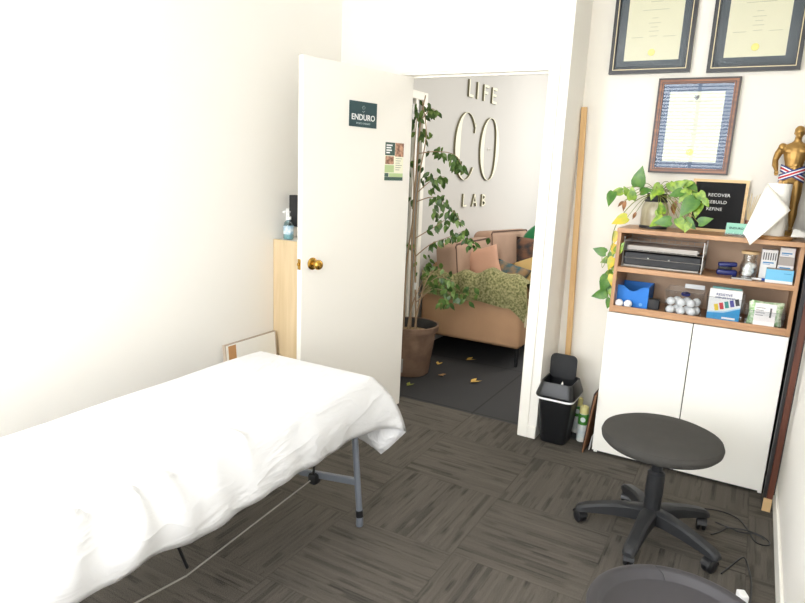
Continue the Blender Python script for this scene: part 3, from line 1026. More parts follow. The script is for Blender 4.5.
for x, z, y, L, ang, ci in PL:
    a = math.radians(ang)
    d = Vector((math.cos(a), -0.25, math.sin(a)))
    nrm = Vector((random.uniform(-0.35, 0.35), -1, random.uniform(0.0, 0.5)))
    p = Vector((x + (0.018 if z < 1.25 else 0), y, z)) - o_
    leaf(bm, p, d, nrm, L * 0.84, L * 0.84 * (0.70 if ci != B_ else 0.5), ci, 0.2 if ci != B_ else 0.5, heart=ci != B_)
    if z > 1.28:
        mid = (root + p) / 2 + Vector((0, -0.01, 0.03))
        tube(vb, smooth_path([root + Vector((random.uniform(-0.02, 0.02), random.uniform(-0.02, 0.02), -0.004)), mid, p], 4), 0.0016, 5)
trail = [(-0.49, 3.49, 1.44), (-0.56, 3.44, 1.40), (-0.62, 3.40, 1.31), (-0.645, 3.39, 1.22), (-0.64, 3.40, 1.12), (-0.65, 3.40, 1.02), (-0.64, 3.41, 0.94), (-0.64, 3.41, 0.86)]
tube(vb, smooth_path([Vector(p) - o_ for p in trail], 5), 0.0024, 6)
tube(vb, smooth_path([Vector(p) - o_ for p in [(-0.645, 3.39, 1.16), (-0.68, 3.40, 1.04), (-0.69, 3.40, 1.10), (-0.70, 3.40, 1.12)]], 5), 0.0018, 6)
tube(vb, smooth_path([Vector(p) - o_ for p in [(-0.42, 3.50, 1.44), (-0.35, 3.43, 1.42), (-0.30, 3.40, 1.36), (-0.31, 3.38, 1.31)]], 5), 0.0022, 6)
part('foliage', bm, [M['pothos'], M['pothos_dark'], M['pothos_yellow'], M['pothos_dead']], pj)
part('vines', vb, M['vine'], pj, True)

# --- letter board
lt = thing('letter_board', 'black felt letter board in a pale wood frame leaning on the wall', 'letter board', (-0.186, 3.632, ZT))
lt.rotation_euler = (-0.13, 0, math.radians(2))
bm = NB(); frame_ring(bm, -0.13, 0.13, 0, 0.268, 0.014, -0.012, 0.008); part('frame', bm, wood('pale_pine', (224, 188, 134), (238, 208, 158), 0, 0.5, 8), lt)
bm = NB(); b2(bm, (-0.116, -0.004, 0.014), (0.116, 0.004, 0.254)); part('felt', bm, mat('black_felt', (34, 34, 36), 0.95, bump=0.5, bscale=300), lt)
bm = NB()
for k, s in enumerate(('RECOVER', 'REBUILD', 'REFINE')):
    bm = NB()
    text_bm(bm, s, 0.0225, basis((-0.052, -0.0055, 0.188 - k * 0.036), (1, 0, 0), (0, 0, 1), (0, -1, 0)), 0.003, 0.0001, 'LEFT', 1.08)
    part('lettering', bm, M['white'], lt)

# --- card holder
ch = thing('card_holder', 'clear holder of mint green business cards before the letter board', 'card holder', (-0.078, 3.45, ZT), 0.0)
bm = NB()
b2(bm, (-0.052, -0.028, 0.0), (0.052, 0.03, 0.003)); box(bm, (0, 0.014, 0.022), (0.104, 0.0025, 0.045), 0, Rx(-0.35)); b2(bm, (-0.052, -0.028, 0.003), (0.052, -0.0255, 0.014))
part('holder', bm, M['acrylic'], ch)
mint = mat('mint_card', (150, 205, 184), 0.6)
bm = NB(); box(bm, (-0.002, -0.002, 0.034), (0.09, 0.016, 0.055), 0.001, Rx(-0.45)); cs = part('cards', bm, mint, ch)
bm = NB()
text_bm(bm, 'ENDURO', 0.015, basis((-0.002, -0.0101, 0.0379), (1, 0, 0), (0, 0.43, 0.9), (0, -0.9, 0.43)), 0.0008, 0.0003)
part('lettering', bm, mat('dark_green_print', (40, 80, 74), 0.6), cs)
bm = NB()
box(bm, (0.002, 0.0, 0.0075), (0.05, 0.045, 0.009), 0.001)
cd = solo('card_stack', bm, M['white'], 'small stack of white cards beside the mint card holder', 'cards', (0.0, 3.475, ZT), (0, 0, 0.2))
for v in cd.data.vertices:
    v.co.z -= 0.003

# --- reed diffuser
rd = thing('reed_diffuser', 'reed diffuser with pale sticks behind the paper towel', 'diffuser', (-0.038, 3.572, ZT))
bm = NB(); lathe(bm, [(0, 0), (0.018, 0), (0.020, 0.004), (0.020, 0.05), (0.012, 0.062), (0.012, 0.075), (0, 0.075)], 18); part('bottle', bm, mat('amber_bottle', (126, 74, 52), 0.2), rd, True)
bm = NB()
for k, (ax, ay) in enumerate(((-0.022, 0.0), (-0.012, 0.01), (0.0, -0.01), (0.014, 0.01), (0.024, -0.01), (0.036, 0.01), (0.045, -0.01))):
    tube(bm, [(0, 0, 0.06), (ax, ay, 0.19 + 0.008 * (k % 3))], 0.0017, 5)
part('reeds', bm, mat('pale_reed', (226, 206, 160), 0.7), rd)

# --- paper towel and its holder
TXc, TYc = 0.072, 3.478
ph = thing('towel_holder', 'round brown wooden stand under the paper towel roll', 'towel holder', (TXc, TYc, ZT))
bm = NB(); lathe(bm, [(0, 0), (0.088, 0), (0.092, 0.004), (0.092, 0.011), (0.088, 0.016), (0, 0.016)], 36); part('base', bm, wood('holder_wood', (150, 104, 54), (182, 134, 78), 0, 0.4, 8), ph, True)
bm = NB(); tube(bm, [(0, 0, 0.012), (0, 0, 0.275)], 0.008, 10); part('post', bm, M['stick'], ph, True)
tr = thing('paper_towel_roll', 'white paper towel roll with a loose sheet hanging over the shelf edge', 'paper towel', (TXc, TYc, ZT + 0.0165))
bm = NB(); lathe(bm, [(0.02, 0), (0.052, 0), (0.052, 0.243), (0.02, 0.243), (0.02, 0)], 36); part('roll', bm, M['paper'], tr, True)
bm = NB()
o_ = Vector((TXc, TYc, ZT + 0.0165))
A, B2, Cc, D2 = Vector((0.018, 3.452, 1.517)), Vector((0.128, 3.375, 1.402)), Vector((-0.012, 3.325, 1.232)), Vector((-0.048, 3.337, 1.283))
NN = 10
gr = {}
for i in range(NN + 1):
    for j in range(NN + 1):
        u, v = i / NN, j / NN
        p = A.lerp(B2, u).lerp(D2.lerp(Cc, u), v)
        p = p + Vector((0, -0.022 * math.sin(PI * v) * (0.5 + 0.5 * u), 0.006 * math.sin(PI * u)))
        gr[i, j] = bm.verts.new(p - o_)
for i in range(NN):
    for j in range(NN):
        bm.faces.new((gr[i, j], gr[i + 1, j], gr[i + 1, j + 1], gr[i, j + 1]))
# the wrapped start of the sheet, from the roll out to the fold
for i in range(NN):
    pass
s_ = part('loose_sheet', bm, M['paper'], tr, 'all')
sm = s_.modifiers.new('thickness', 'SOLIDIFY'); sm.thickness = 0.0008
bm = NB()
pts = [(0.0, 0.0, 0.0), (0.085, 0.015, 0.004), (0.075, 0.06, 0.03), (0.015, 0.05, 0.036)]
vv = [bm.verts.new(p) for p in pts]
vm = bm.verts.new((0.045, 0.03, 0.028))
for k in range(4):
    bm.faces.new((vv[k], vv[(k + 1) % 4], vm))
bmesh.ops.solidify(bm, geom=bm.faces[:], thickness=0.001)
solo('paper_scrap', bm, M['paper'], 'crumpled white paper piece on the shelf end beside the roll', 'paper', (0.148, 3.42, ZT + 0.018), (0, 0, 0.1))

# --- golden statue
st = thing('trophy_statue', 'gold trophy statue of a standing male figure behind the paper towel', 'statue', (0.118, 3.605, ZT))
bm = NB(); lathe(bm, [(0, 0), (0.062, 0), (0.064, 0.004), (0.058, 0.018), (0.055, 0.034), (0, 0.034)], 32); part('plinth', bm, M['gold'], st, True)

def figure():
    bm = NB()

    def ell(c, rx, ry, n=16, tilt=(0, 0)):
        return [Vector((c[0] + rx * math.cos(2 * PI * k / n), c[1] + ry * math.sin(2 * PI * k / n), c[2] + tilt[0] * rx * math.cos(2 * PI * k / n) + tilt[1] * ry * math.sin(2 * PI * k / n))) for k in range(n)]
    torso = [(0.0, 0, .262, .036, .026), (0, 0, .285, .045, .031), (0, 0, .305, .045, .030), (0, -.001, .33, .0385, .026), (0, -.002, .352, .0385, .027), (0, -.002, .38, .046, .031), (0, -.001, .408, .053, .034), (0, 0, .428, .057, .031), (0, .002, .443, .050, .024), (0, .003, .455, .026, .017), (0, .002, .463, .016, .015), (0.001, .001, .482, .0145, .0145)]
    loft(bm, [ell(t[:3], t[3], t[4]) for t in torso])
    for s in (-1, 1):                                # pectorals, deltoids, glutes
        ball(bm, (s * .024, -.022, .414), .022, 2, (1.15, .5, .72))
        ball(bm, (s * .058, .0, .432), .020, 2, (1, 1, 1.05))
        ball(bm, (s * .021, .022, .285), .022, 2, (1, .8, 1))
        for q in range(3):
            ball(bm, (s * .010, -.0255, .330 + .018 * q), .009, 1, (1, .5, .9))
    # head: skull, jaw, nose, brow, ears, hair cap
    ball(bm, (.003, -.002, .503), .0245, 3, (.86, 1.0, 1.08))
    ball(bm, (.004, -.010, .487), .017, 2, (.86, .9, .95))
    ball(bm, (.005, -.0265, .497), .0045, 2, (.8, 1.1, 1.7))
    ball(bm, (.004, -.0245, .484), .005, 1, (1.4, .5, .5))
    ball(bm, (.004, -.0215, .508), .010, 2, (1.5, .5, .4))
    for s in (-1, 1):
        ball(bm, (.003 + s * .0215, .001, .499), .006, 1, (.5, .8, 1.3))
    ball(bm, (.002, .003, .511), .0245, 3, (.9, 1.0, .95))

    def limb(pts, radii):
        tube(bm, pts, 0, 12, radii)
        for p, r in zip(pts, radii):
            ball(bm, p, r * .98, 2)
    # right arm (picture left): elbow out, fist at the hip; left arm hanging by the side
    limb([(-.057, .0, .432), (-.072, .010, .402), (-.080, .012, .372), (-.078, -.004, .348), (-.070, -.022, .325)], [.018, .0175, .0135, .0145, .009])
    limb([(.060, .0, .434), (.079, .006, .404), (.088, .010, .372), (.089, -.002, .340), (.086, -.016, .305)], [.018, .0175, .0135, .0145, .009])
    for c, sgn in (((-.069, -.026, .313), 1), ((.086, -.019, .293), -1)):
        ball(bm, c, .0125, 2, (.75, 1, 1.15))
        for q in range(4):                            # four curled fingers and a thumb
            y = c[1] - .011 + .0062 * q
            tube(bm, [(c[0] - .006 * sgn, y, c[2] - .004), (c[0] - .003 * sgn, y, c[2] - .015 + .001 * abs(q - 1)), (c[0] + .006 * sgn, y, c[2] - .014), (c[0] + .008 * sgn, y, c[2] - .006)], .0032, 6)
        tube(bm, [(c[0] + .004 * sgn, c[1] - .008, c[2] + .008), (c[0] + .008 * sgn, c[1] - .014, c[2] + .001), (c[0] + .006 * sgn, c[1] - .014, c[2] - .007)], .0034, 6)
    # legs, weight on the left one
    limb([(-.023, 0, .272), (-.028, -.005, .215), (-.031, -.010, .158), (-.033, -.002, .115), (-.034, .004, .055)], [.0275, .026, .0175, .019, .010])
    limb([(.023, 0, .272), (.027, .0, .215), (.029, .0, .158), (.030, .006, .115), (.031, .010, .055)], [.0275, .026, .0175, .019, .010])
    for x, y in ((-.034, .004), (.031, .010)):
        ball(bm, (x - .001, y - .014, .042), .012, 2, (.95, 2.1, .72))
        ball(bm, (x, y + .003, .044), .0115, 2)
    o = mesh_obj('figure', bm, M['gold'], st, 'all')
    rm = o.modifiers.new('one_body', 'REMESH'); rm.mode = 'VOXEL'; rm.voxel_size = 0.0024; rm.use_smooth_shade = True
    sm = o.modifiers.new('smooth', 'SMOOTH'); sm.factor = 0.5; sm.iterations = 3
figure()
# striped ribbon crossed around the hips
rb = thing('medal_ribbon', 'red white and blue ribbon tied round the gold statue', 'ribbon', (0.118, 3.605, ZT))
rbm = [mat('ribbon_blue', (44, 62, 130), 0.7), mat('ribbon_white', (240, 240, 240), 0.7), mat('ribbon_red', (196, 40, 52), 0.7)]
def sash(tilt, off, rr):
    bm = NB()
    n = 40
    cols = [-0.017, -0.0105, -0.0045, 0.0045, 0.0105, 0.017]
    V = {}
    for k in range(n):
        a = 2 * PI * k / n
        cx_, cy_ = (0.0535 + rr) * math.cos(a), (0.0405 + rr) * math.sin(a)
        for q, cz in enumerate(cols):
            V[k, q] = bm.verts.new((cx_, cy_, 0.305 + off + tilt * cx_ + cz))
    for k in range(n):
        for q, mi in enumerate((0, 1, 2, 1, 0)):
            f = bm.faces.new((V[k, q], V[(k + 1) % n, q], V[(k + 1) % n, q + 1], V[k, q + 1]))
            f.material_index = mi
    bmesh.ops.solidify(bm, geom=bm.faces[:], thickness=0.0008)
    return part('ribbon_loop', bm, rbm, rb, True)
sash(-0.50, 0.004, 0.0)
sash(0.42, 0.004, 0.0024)

# --- middle shelf
lo = thing('letter_tray', 'two tier silver wire paper tray on the middle shelf', 'paper tray', (-0.395, 3.52, ZM))
TWx, TWy = 0.19, 0.115
def wire_basket(z0, hgt):
    bm = NB()
    for z in (z0, z0 + hgt):
        tube(bm, [(-TWx, -TWy, z), (TWx, -TWy, z)], 0.0018, 6); tube(bm, [(-TWx, TWy, z), (TWx, TWy, z)], 0.0018, 6)
        tube(bm, [(-TWx, -TWy, z), (-TWx, TWy, z)], 0.0018, 6); tube(bm, [(TWx, -TWy, z), (TWx, TWy, z)], 0.0018, 6)
    for k in range(9):
        y = -TWy + 2 * TWy * k / 8
        for s in (-1, 1):
            tube(bm, [(s * TWx, y, z0), (s * TWx, y, z0 + hgt)], 0.0013, 5)
    for k in range(13):
        x = -TWx + 2 * TWx * k / 12
        tube(bm, [(x, -TWy, z0), (x, TWy, z0)], 0.0012, 5)
        tube(bm, [(x, TWy, z0), (x, TWy, z0 + hgt)], 0.0012, 5)
    return bm
bm = wire_basket(0.004, 0.045)
part('lower_tray', bm, M['chrome'], lo, True)
bm = wire_basket(0.088, 0.05)
part('upper_tray', bm, M['chrome'], lo, True)
for s in (-1, 1):
    bm = NB()
    for y in (-TWy, TWy):
        tube(bm, [(s * TWx, y, 0.001), (s * TWx, y, 0.155)], 0.0022, 6)
    tube(bm, [(s * TWx, -TWy, 0.155), (s * TWx, TWy, 0.155)], 0.0022, 6)
    part('side_post', bm, M['chrome'], lo, True)
bk = thing('black_document_box', 'flat black box with two studs inside the wire tray', 'box', (-0.395, 3.52, ZM + 0.007))
bm = NB(); b2(bm, (-0.182, -0.109, 0.006), (0.182, 0.10, 0.07), 0.003); part('body', bm, M['soft_black'], bk)
bm = NB()
for x in (-0.065, 0.035):
    lathe(bm, [(0, 0), (0.0045, 0), (0.004, 0.004), (0, 0.005)], 10, (x, -0.109, 0.045), Rx(PI / 2))
    part('stud', bm, M['chrome'], bk, True)
    bm = NB()
bm.free()
def papers(name, label, n, loc, wd, dp_, seed):
    random.seed(seed)
    bm = NB()
    for k in range(n):
        box(bm, (random.uniform(-.006, .006), random.uniform(-.006, .004), 0.001 + k * 0.0028), (wd, dp_, 0.0022), 0, Rz(random.uniform(-.03, .03)))
    return solo(name, bm, mat(name + '_sheets', (206, 200, 192), 0.8, var=0.1), label, 'papers', loc)
papers('paper_stack', 'grey white papers piled in the upper wire tray', 8, (-0.40, 3.525, ZM + 0.0905), 0.34, 0.20, 3)
papers('paper_stack', 'thin white papers under the black box in the lower wire tray', 2, (-0.395, 3.518, ZM + 0.0055), 0.36, 0.20, 4)

bd = thing('stapler', 'navy blue stapler on the middle shelf beside the cotton jar', 'stapler', (-0.095, 3.50, ZM), 0.1)
navy = mat('navy_plastic', (30, 40, 104), 0.35)
bm = NB(); b2(bm, (-0.046, -0.02, 0.0), (0.046, 0.02, 0.028), 0.009, 3); part('base', bm, navy, bd, True)
bm = NB(); b2(bm, (-0.04, -0.016, 0.027), (0.02, 0.016, 0.044), 0.004, 2); part('hinge_block', bm, M['soft_black'], bd, True)
bm = NB(); box(bm, (0, 0, 0.054), (0.086, 0.036, 0.022), 0.008, Ry(-0.06), 3); part('arm', bm, navy, bd, True)

cj = thing('cotton_jar', 'glass jar of white cotton balls with wooden lid', 'jar', (-0.002, 3.49, ZM))
bm = NB(); lathe(bm, [(0, 0), (0.034, 0), (0.038, 0.004), (0.0385, 0.06), (0.034, 0.078), (0.030, 0.088), (0.032, 0.118), (0.030, 0.118), (0.0285, 0.088), (0.0325, 0.077), (0.037, 0.06), (0.0365, 0.006), (0, 0.004)], 28); part('glass', bm, M['jar_glass'], cj, True)
bm = NB(); lathe(bm, [(0, 0.118), (0.040, 0.118), (0.041, 0.121), (0.041, 0.129), (0.038, 0.132), (0, 0.132)], 28); part('lid', bm, wood('bamboo_lid', (206, 172, 122), (222, 192, 146), 0, 0.5, 8), cj, True)
bm = NB()
random.seed(5)
for k in range(15):
    a, r = random.uniform(0, 6.28), random.uniform(0.004, 0.02)
    ball(bm, (r * math.cos(a), r * math.sin(a), 0.020 + 0.0030 * k), 0.0145, 2)
part('cotton_balls', bm, mat('cotton_wool', (247, 247, 246), 0.95, bump=0.15, bscale=120), cj, True)

ph_ = thing('phone', 'black phone with silver edge lying at the shelf front', 'phone', (-0.025, 3.408, ZM), 0.06)
bm = NB(); b2(bm, (-0.045, -0.028, 0), (0.045, 0.045, 0.008), 0.003); part('body', bm, mat('silver_edge', (186, 184, 180), 0.35, metal=0.5), ph_)
bm = NB(); b2(bm, (-0.042, -0.025, 0.008), (0.042, 0.042, 0.0095), 0.001); part('screen', bm, mat('dark_screen', (48, 46, 46), 0.12), ph_)
pn = thing('pen', 'blue capped marker pen lying against the white boxes', 'pen', (0.045, 3.43, ZM + 0.0062), 0.12)
bm = NB(); tube(bm, [(-0.03, -0.004, 0), (0.015, 0.0, 0)], 0.0055, 10); part('barrel', bm, M['white'], pn, True)
bm = NB(); tube(bm, [(0.014, 0, 0), (0.035, 0.002, 0)], 0.006, 10); part('cap', bm, mat('blue_cap', (30, 80, 170), 0.4), pn, True)

boxw = mat('white_carton', (236, 234, 230), 0.6)
boxg = mat('grey_carton', (176, 168, 160), 0.6)
bluep = mat('blue_print', (64, 138, 190), 0.6)
cyanp = mat('sky_blue_carton', (116, 192, 228), 0.55)
def carton(name, label, x, y, z, wd, dp_, hh, kind, rz=0.0):
    r = thing(name, label, 'box', (x, y, z), rz, 'supply boxes on the middle shelf')
    bm = NB(); b2(bm, (-wd / 2, -dp_ / 2, 0), (wd / 2, dp_ / 2, hh), 0.001); part('carton', bm, boxg if kind == 'cap' else (cyanp if kind == 'blue' else boxw), r)
    f = -dp_ / 2 - 0.0006
    if kind == 'open':
        bm = NB()
        for k in range(6):
            b2(bm, (-wd / 2 + 0.006 + k * (wd - 0.012) / 5.4, f - 0.0005, hh * 0.66), (-wd / 2 + 0.011 + k * (wd - 0.012) / 5.4, f + 0.0008, hh * 0.9))
        part('slots', bm, M['ink_dark'], r)
    if kind in ('open', 'cap', 'plain'):
        z1 = hh * (0.62 if kind != 'plain' else 0.55)
        if kind == 'cap':
            bm = NB(); b2(bm, (-wd / 2, f, 0.0), (wd / 2, f + 0.001, hh * 0.66)); part('label_panel', bm, boxw, r)
        bm = NB()
        b2(bm, (-wd * 0.38, f - 0.0006, z1 - 0.010), (wd * 0.32, f, z1 - 0.004)); b2(bm, (-wd * 0.38, f - 0.0006, z1 - 0.016), (wd * 0.1, f, z1 - 0.0135))
        part('print', bm, bluep, r)
    if kind == 'blue':
        bm = NB(); b2(bm, (-wd / 2, f, 0), (wd / 2, f + 0.001, hh * 0.2)); part('white_band', bm, boxw, r)
        bm = NB(); b2(bm, (wd * 0.15, f, hh * 0.72), (wd * 0.42, f + 0.001, hh * 0.76)); part('print', bm, bluep, r)
        bm = NB(); b2(bm, (-wd / 2 + 0.003, -dp_ / 2 + 0.003, hh), (wd / 2 - 0.003, dp_ / 2 - 0.003, hh + 0.001)); part('lid_panel', bm, boxg, r)
    return r
carton('supply_box', 'tall white box with grey slots right of the cotton jar', 0.078, 3.515, ZM, 0.066, 0.06, 0.146, 'open', 0.05)
carton('supply_box', 'white box with grey top beside the tall slotted box', 0.15, 3.505, ZM, 0.066, 0.06, 0.118, 'cap', 0.03)
carton('supply_box', 'small white box on top of the grey topped box', 0.152, 3.508, ZM + 0.1185, 0.062, 0.055, 0.044, 'plain', -0.05)
carton('supply_box', 'wide light blue box at the front right of the middle shelf', 0.130, 3.424, ZM, 0.112, 0.055, 0.064, 'blue', 0.0)

# --- lower shelf
bb = thing('blue_file_box', 'bright blue cardboard file box with curved cutout', 'box', (-0.522, 3.53, ZB))
bm = NB()
poly = [(-0.082, 0), (0.082, 0), (0.082, 0.112), (0.05, 0.112)] + [(0.045 - 0.09 * k / 10, 0.108 - 0.022 * math.sin(PI * k / 10)) for k in range(11)] + [(-0.05, 0.112), (-0.082, 0.112)]
mf = basis((0, -0.08, 0), (1, 0, 0), (0, 0, 1), (0, -1, 0))
prism(bm, poly, -0.003, 0.0, mf)
b2(bm, (-0.082, -0.077, 0), (-0.079, 0.11, 0.112)); b2(bm, (0.079, -0.077, 0), (0.082, 0.11, 0.112)); b2(bm, (-0.079, 0.107, 0), (0.079, 0.11, 0.112)); b2(bm, (-0.079, -0.077, 0), (0.079, 0.107, 0.003))
part('body', bm, mat('bright_blue_card', (36, 124, 214), 0.6), bb)
bm = NB(); lathe(bm, [(0, 0), (0.009, 0), (0.009, 0.0008), (0, 0.0008)], 14, (0.048, -0.0802, 0.018), Rx(PI / 2)); part('sticker', bm, mat('pale_blue_sticker', (110, 170, 226), 0.6), bb)
golf = mat('golf_ball_white', (246, 246, 244), 0.4)
gb = NB(); ball(gb, (0, 0, 0), 0.0213, 3)
g0 = solo('golf_ball', gb, golf, 'white golf ball at the far left of the lower shelf', 'golf ball', (-0.576, 3.405, ZB + 0.0216), group='golf balls on the lower shelf', smooth='all')
g1 = copy_tree(g0); g1.location = (-0.531, 3.407, ZB + 0.0216); g1['label'] = 'white golf ball before the blue box, right one of two'
bx = thing('black_box', 'small black box between blue file box and golf ball bin', 'box', (-0.41, 3.47, ZB))
bm = NB(); b2(bm, (-0.027, -0.02, 0), (0.027, 0.02, 0.05), 0.003); part('body', bm, M['soft_black'], bx)
bm = NB(); b2(bm, (-0.028, -0.021, 0.05), (0.028, 0.021, 0.056), 0.002); part('lid', bm, M['black_plastic'], bx)

def bin_(label, x, y, wt, wb, dt, hh, back=0.0):
    r = thing('acrylic_bin', label, 'storage bin', (x, y, ZB), 0, 'clear storage bins')
    bm = NB()
    t = 0.002
    def q(w_, d_, z): return [Vector((-w_ / 2, -d_ / 2, z)), Vector((w_ / 2, -d_ / 2, z)), Vector((w_ / 2, d_ / 2, z)), Vector((-w_ / 2, d_ / 2, z))]
    db = dt * 0.94
    loft(bm, [q(wb, db, 0.0005), q(wt, dt, hh), q(wt - 2 * t, dt - 2 * t, hh), q(wb - 2 * t, db - 2 * t, t)], True, True)
    part('shell', bm, M['acrylic'], r)
    bm = NB()
    tube(bm, q(wt, dt, hh) + [q(wt, dt, hh)[0]], 0.0011, 6)
    tube(bm, q(wb, db, 0.002) + [q(wb, db, 0.002)[0]], 0.0012, 6)
    part('rim', bm, clear('bin_edge', (232, 235, 238), 0.12), r)
    return r
bn = bin_('clear bin holding golf balls', -0.265, 3.475, 0.178, 0.160, 0.19, 0.125)
bn['label'] = 'clear plastic bin filled with white golf balls'
bm = NB(); b2(bm, (-0.045, -0.10, 0.098), (0.05, -0.096, 0.122), 0.004)
part('white_handle', bm, M['white'], bn).location = (0.03, 0.19, 0.02)
pos = [(-0.058, -.066, .024), (-0.008, -.068, .024), (0.042, -.066, .024), (-0.033, -.028, .025), (0.018, -.027, .025), (0.060, -.024, .025),
       (-0.062, -.045, .064), (-0.012, -.05, .063), (0.034, -.048, .063), (-0.035, -.010, .066), (0.012, -.008, .066), (0.056, -.008, .066)]
wh = ['bottom row front left', 'bottom row front middle', 'bottom row front right', 'bottom row behind left', 'bottom row behind middle', 'bottom row behind right',
      'upper layer front left', 'upper layer front middle', 'upper layer front right', 'upper layer back left', 'upper layer back middle', 'upper layer back right']
for (x, y, z), s in zip(pos, wh):
    g = copy_tree(g0); g.location = (-0.265 + x, 3.475 + y, ZB + z); g['label'] = 'white golf ball in the clear bin, ' + s
bcap = NB(); lathe(bcap, [(0, 0), (0.022, 0), (0.022, 0.008), (0.018, 0.012), (0, 0.012)], 18)
solo('blue_disc', bcap, navy, 'dark blue disc lying on top of the golf balls', 'disc', (-0.262, 3.452, ZB + 0.1), (0.2, 0, 0), smooth=True)

bn2 = bin_('clear plastic bin holding a white pack with coloured bars', -0.077, 3.475, 0.170, 0.158, 0.19, 0.12)
fp = thing('band_pack', 'white and blue pack printed with five coloured bars', 'pack', (-0.08, 3.40, ZB + 0.0035))
fp.rotation_euler = (-0.06, 0, 0)
bm = NB(); b2(bm, (-0.072, 0, 0), (0.072, 0.03, 0.155), 0.002); part('carton', bm, boxw, fp)
mf = basis((0, -0.0004, 0), (1, 0, 0), (0, 0, 1), (0, -1, 0))
bm = NB(); prism(bm, [(-0.072, 0.0), (0.072, 0.0), (0.072, 0.068), (0.0, 0.04), (-0.072, 0.034)], 0, 0.0006, mf); part('blue_field', bm, mat('pack_blue', (40, 150, 206), 0.55), fp)
bm = NB(); prism(bm, [(-0.072, 0.034), (0.0, 0.040), (0.072, 0.068), (0.072, 0.074), (0.0, 0.048), (-0.072, 0.040)], 0, 0.0008, mf); part('pale_swoosh', bm, mat('pack_pale_blue', (170, 214, 236), 0.55), fp)
for k, c in enumerate(((236, 200, 40), (206, 40, 48), (40, 140, 130), (70, 66, 150), (40, 42, 48))):
    bm = NB()
    box(bm, (-0.034 + k * 0.0222, -0.0014, 0.064 + k * 0.0085), (0.0175, 0.0016, 0.033), 0.002, Ry(-0.25))
    part('coloured_bar', bm, mat('bar_colour', c, 0.5), fp, False, ('yellow', 'red', 'teal', 'violet', 'black')[k] + ' printed bar')
bm = NB()
text_bm(bm, 'RESISTIVE', 0.017, basis((-0.006, -0.0012, 0.128), (1, 0, 0), (0, 0, 1), (0, -1, 0)), 0.0006, 0.0003)
navyp = mat('navy_print', (50, 62, 120), 0.6)
part('lettering', bm, navyp, fp)
bm = NB()
text_bm(bm, 'EXERCISE BANDS', 0.0115, basis((0.0, -0.0012, 0.113), (1, 0, 0), (0, 0, 1), (0, -1, 0)), 0.0006, 0.0003)
part('lettering', bm, navyp, fp)
bm = NB(); b2(bm, (-0.005, -0.0014, 0.010), (0.055, -0.0006, 0.019)); part('white_mark', bm, M['white'], fp)
for k, (c, y, z) in enumerate((((120, 176, 170), 0.04, 0.161), ((210, 208, 200), 0.056, 0.140))):
    bm = NB(); b2(bm, (-0.066, 0, 0), (0.066, 0.014, z), 0.002)
    p = solo('leaflet_pack', bm, mat('pack_back', c, 0.6), ('teal edged pack' if k == 0 else 'pale grey pack') + ' standing behind the coloured bar pack', 'pack', (-0.078, 3.40 + y, ZB + 0.0035))

bn3 = bin_('clear plastic bin holding wipes packs', 0.098, 3.475, 0.174, 0.160, 0.19, 0.078)
bn3['label'] = 'clear plastic bin holding green patterned wipes, right end'
wp = thing('wipes_pack', 'green patterned wipes packet with white label in the clear bin', 'wipes pack', (0.098, 3.412, ZB + 0.064))
bm = NB(); cushion(bm, (0, 0, 0), (0.148, 0.122, 0.052), Rx(PI / 2), 12); part('packet', bm, mat('green_leaf_print', (150, 196, 132), 0.4, col2=(232, 240, 214), vscale=70), wp, True)
bm = NB(); b2(bm, (-0.046, -0.0285, -0.055), (0.044, -0.0255, 0.053), 0.001); lab = part('label_panel', bm, mat('packet_label', (240, 234, 230), 0.5), wp)
bm = NB()
for k in range(4):
    b2(bm, (-0.04, -0.0292, 0.030 - k * 0.012), (-0.002 - 0.006 * (k % 2), -0.0285, 0.0325 - k * 0.012))
b2(bm, (0.018, -0.0292, -0.012), (0.026, -0.0285, 0.034))
part('small_print', bm, M['ink_dark'], lab)
bm = NB(); cushion(bm, (0, 0, 0), (0.146, 0.112, 0.05), Rx(PI / 2), 10)
solo('wipes_pack', bm, mat('green_leaf_print_pale', (190, 214, 170), 0.35, col2=(232, 238, 216), vscale=55), 'second green wipes packet tucked behind the labelled one', 'wipes pack', (0.098, 3.475, ZB + 0.06), smooth=True)

# ------------------------------------------------------------------ corner by the doorway: lath, bin, cans, boards
bm = NB()
box(bm, (0, 0, 0.945), (0.032, 0.016, 1.89), 0.002)
sk = solo('wooden_lath', bm, M['stick'], 'long pale wooden lath leaning in the corner behind the black bin', 'stick', (-0.862, 3.655, 0.004), (math.radians(-0.3), math.radians(-2.05), 0))

bi = thing('pedal_bin', 'black swing top bin with its lid flap open', 'bin', (-0.848, 3.432, 0.001), math.radians(0))
def rrect(w_, d_, r, z, n=5):
    out = []
    for cx_, cy_, a0 in ((w_ / 2 - r, d_ / 2 - r, 0), (-w_ / 2 + r, d_ / 2 - r, 90), (-w_ / 2 + r, -d_ / 2 + r, 180), (w_ / 2 - r, -d_ / 2 + r, 270)):
        for k in range(n + 1):
            a = math.radians(a0 + 90 * k / n)
            out.append(Vector((cx_ + r * math.cos(a), cy_ + r * math.sin(a), z)))
    return out
bm = NB(); loft(bm, [rrect(.138, .154, .025, 0), rrect(.148, .164, .03, .006), rrect(.194, .226, .035, .275), rrect(.186, .220, .033, .275), rrect(.128, .154, .028, .01)]); part('body', bm, M['black_plastic'], bi, True)
bm = NB(); loft(bm, [rrect(0.2120, 0.2438, .036, .268), rrect(0.2143, 0.2459, .036, .275), rrect(0.2120, 0.2438, .036, .281), rrect(0.2006, 0.2332, .03, .281), rrect(0.2006, 0.2332, .03, .268)], False, False); part('bag_edge', bm, M['white'], bi, True, 'white bag edge')
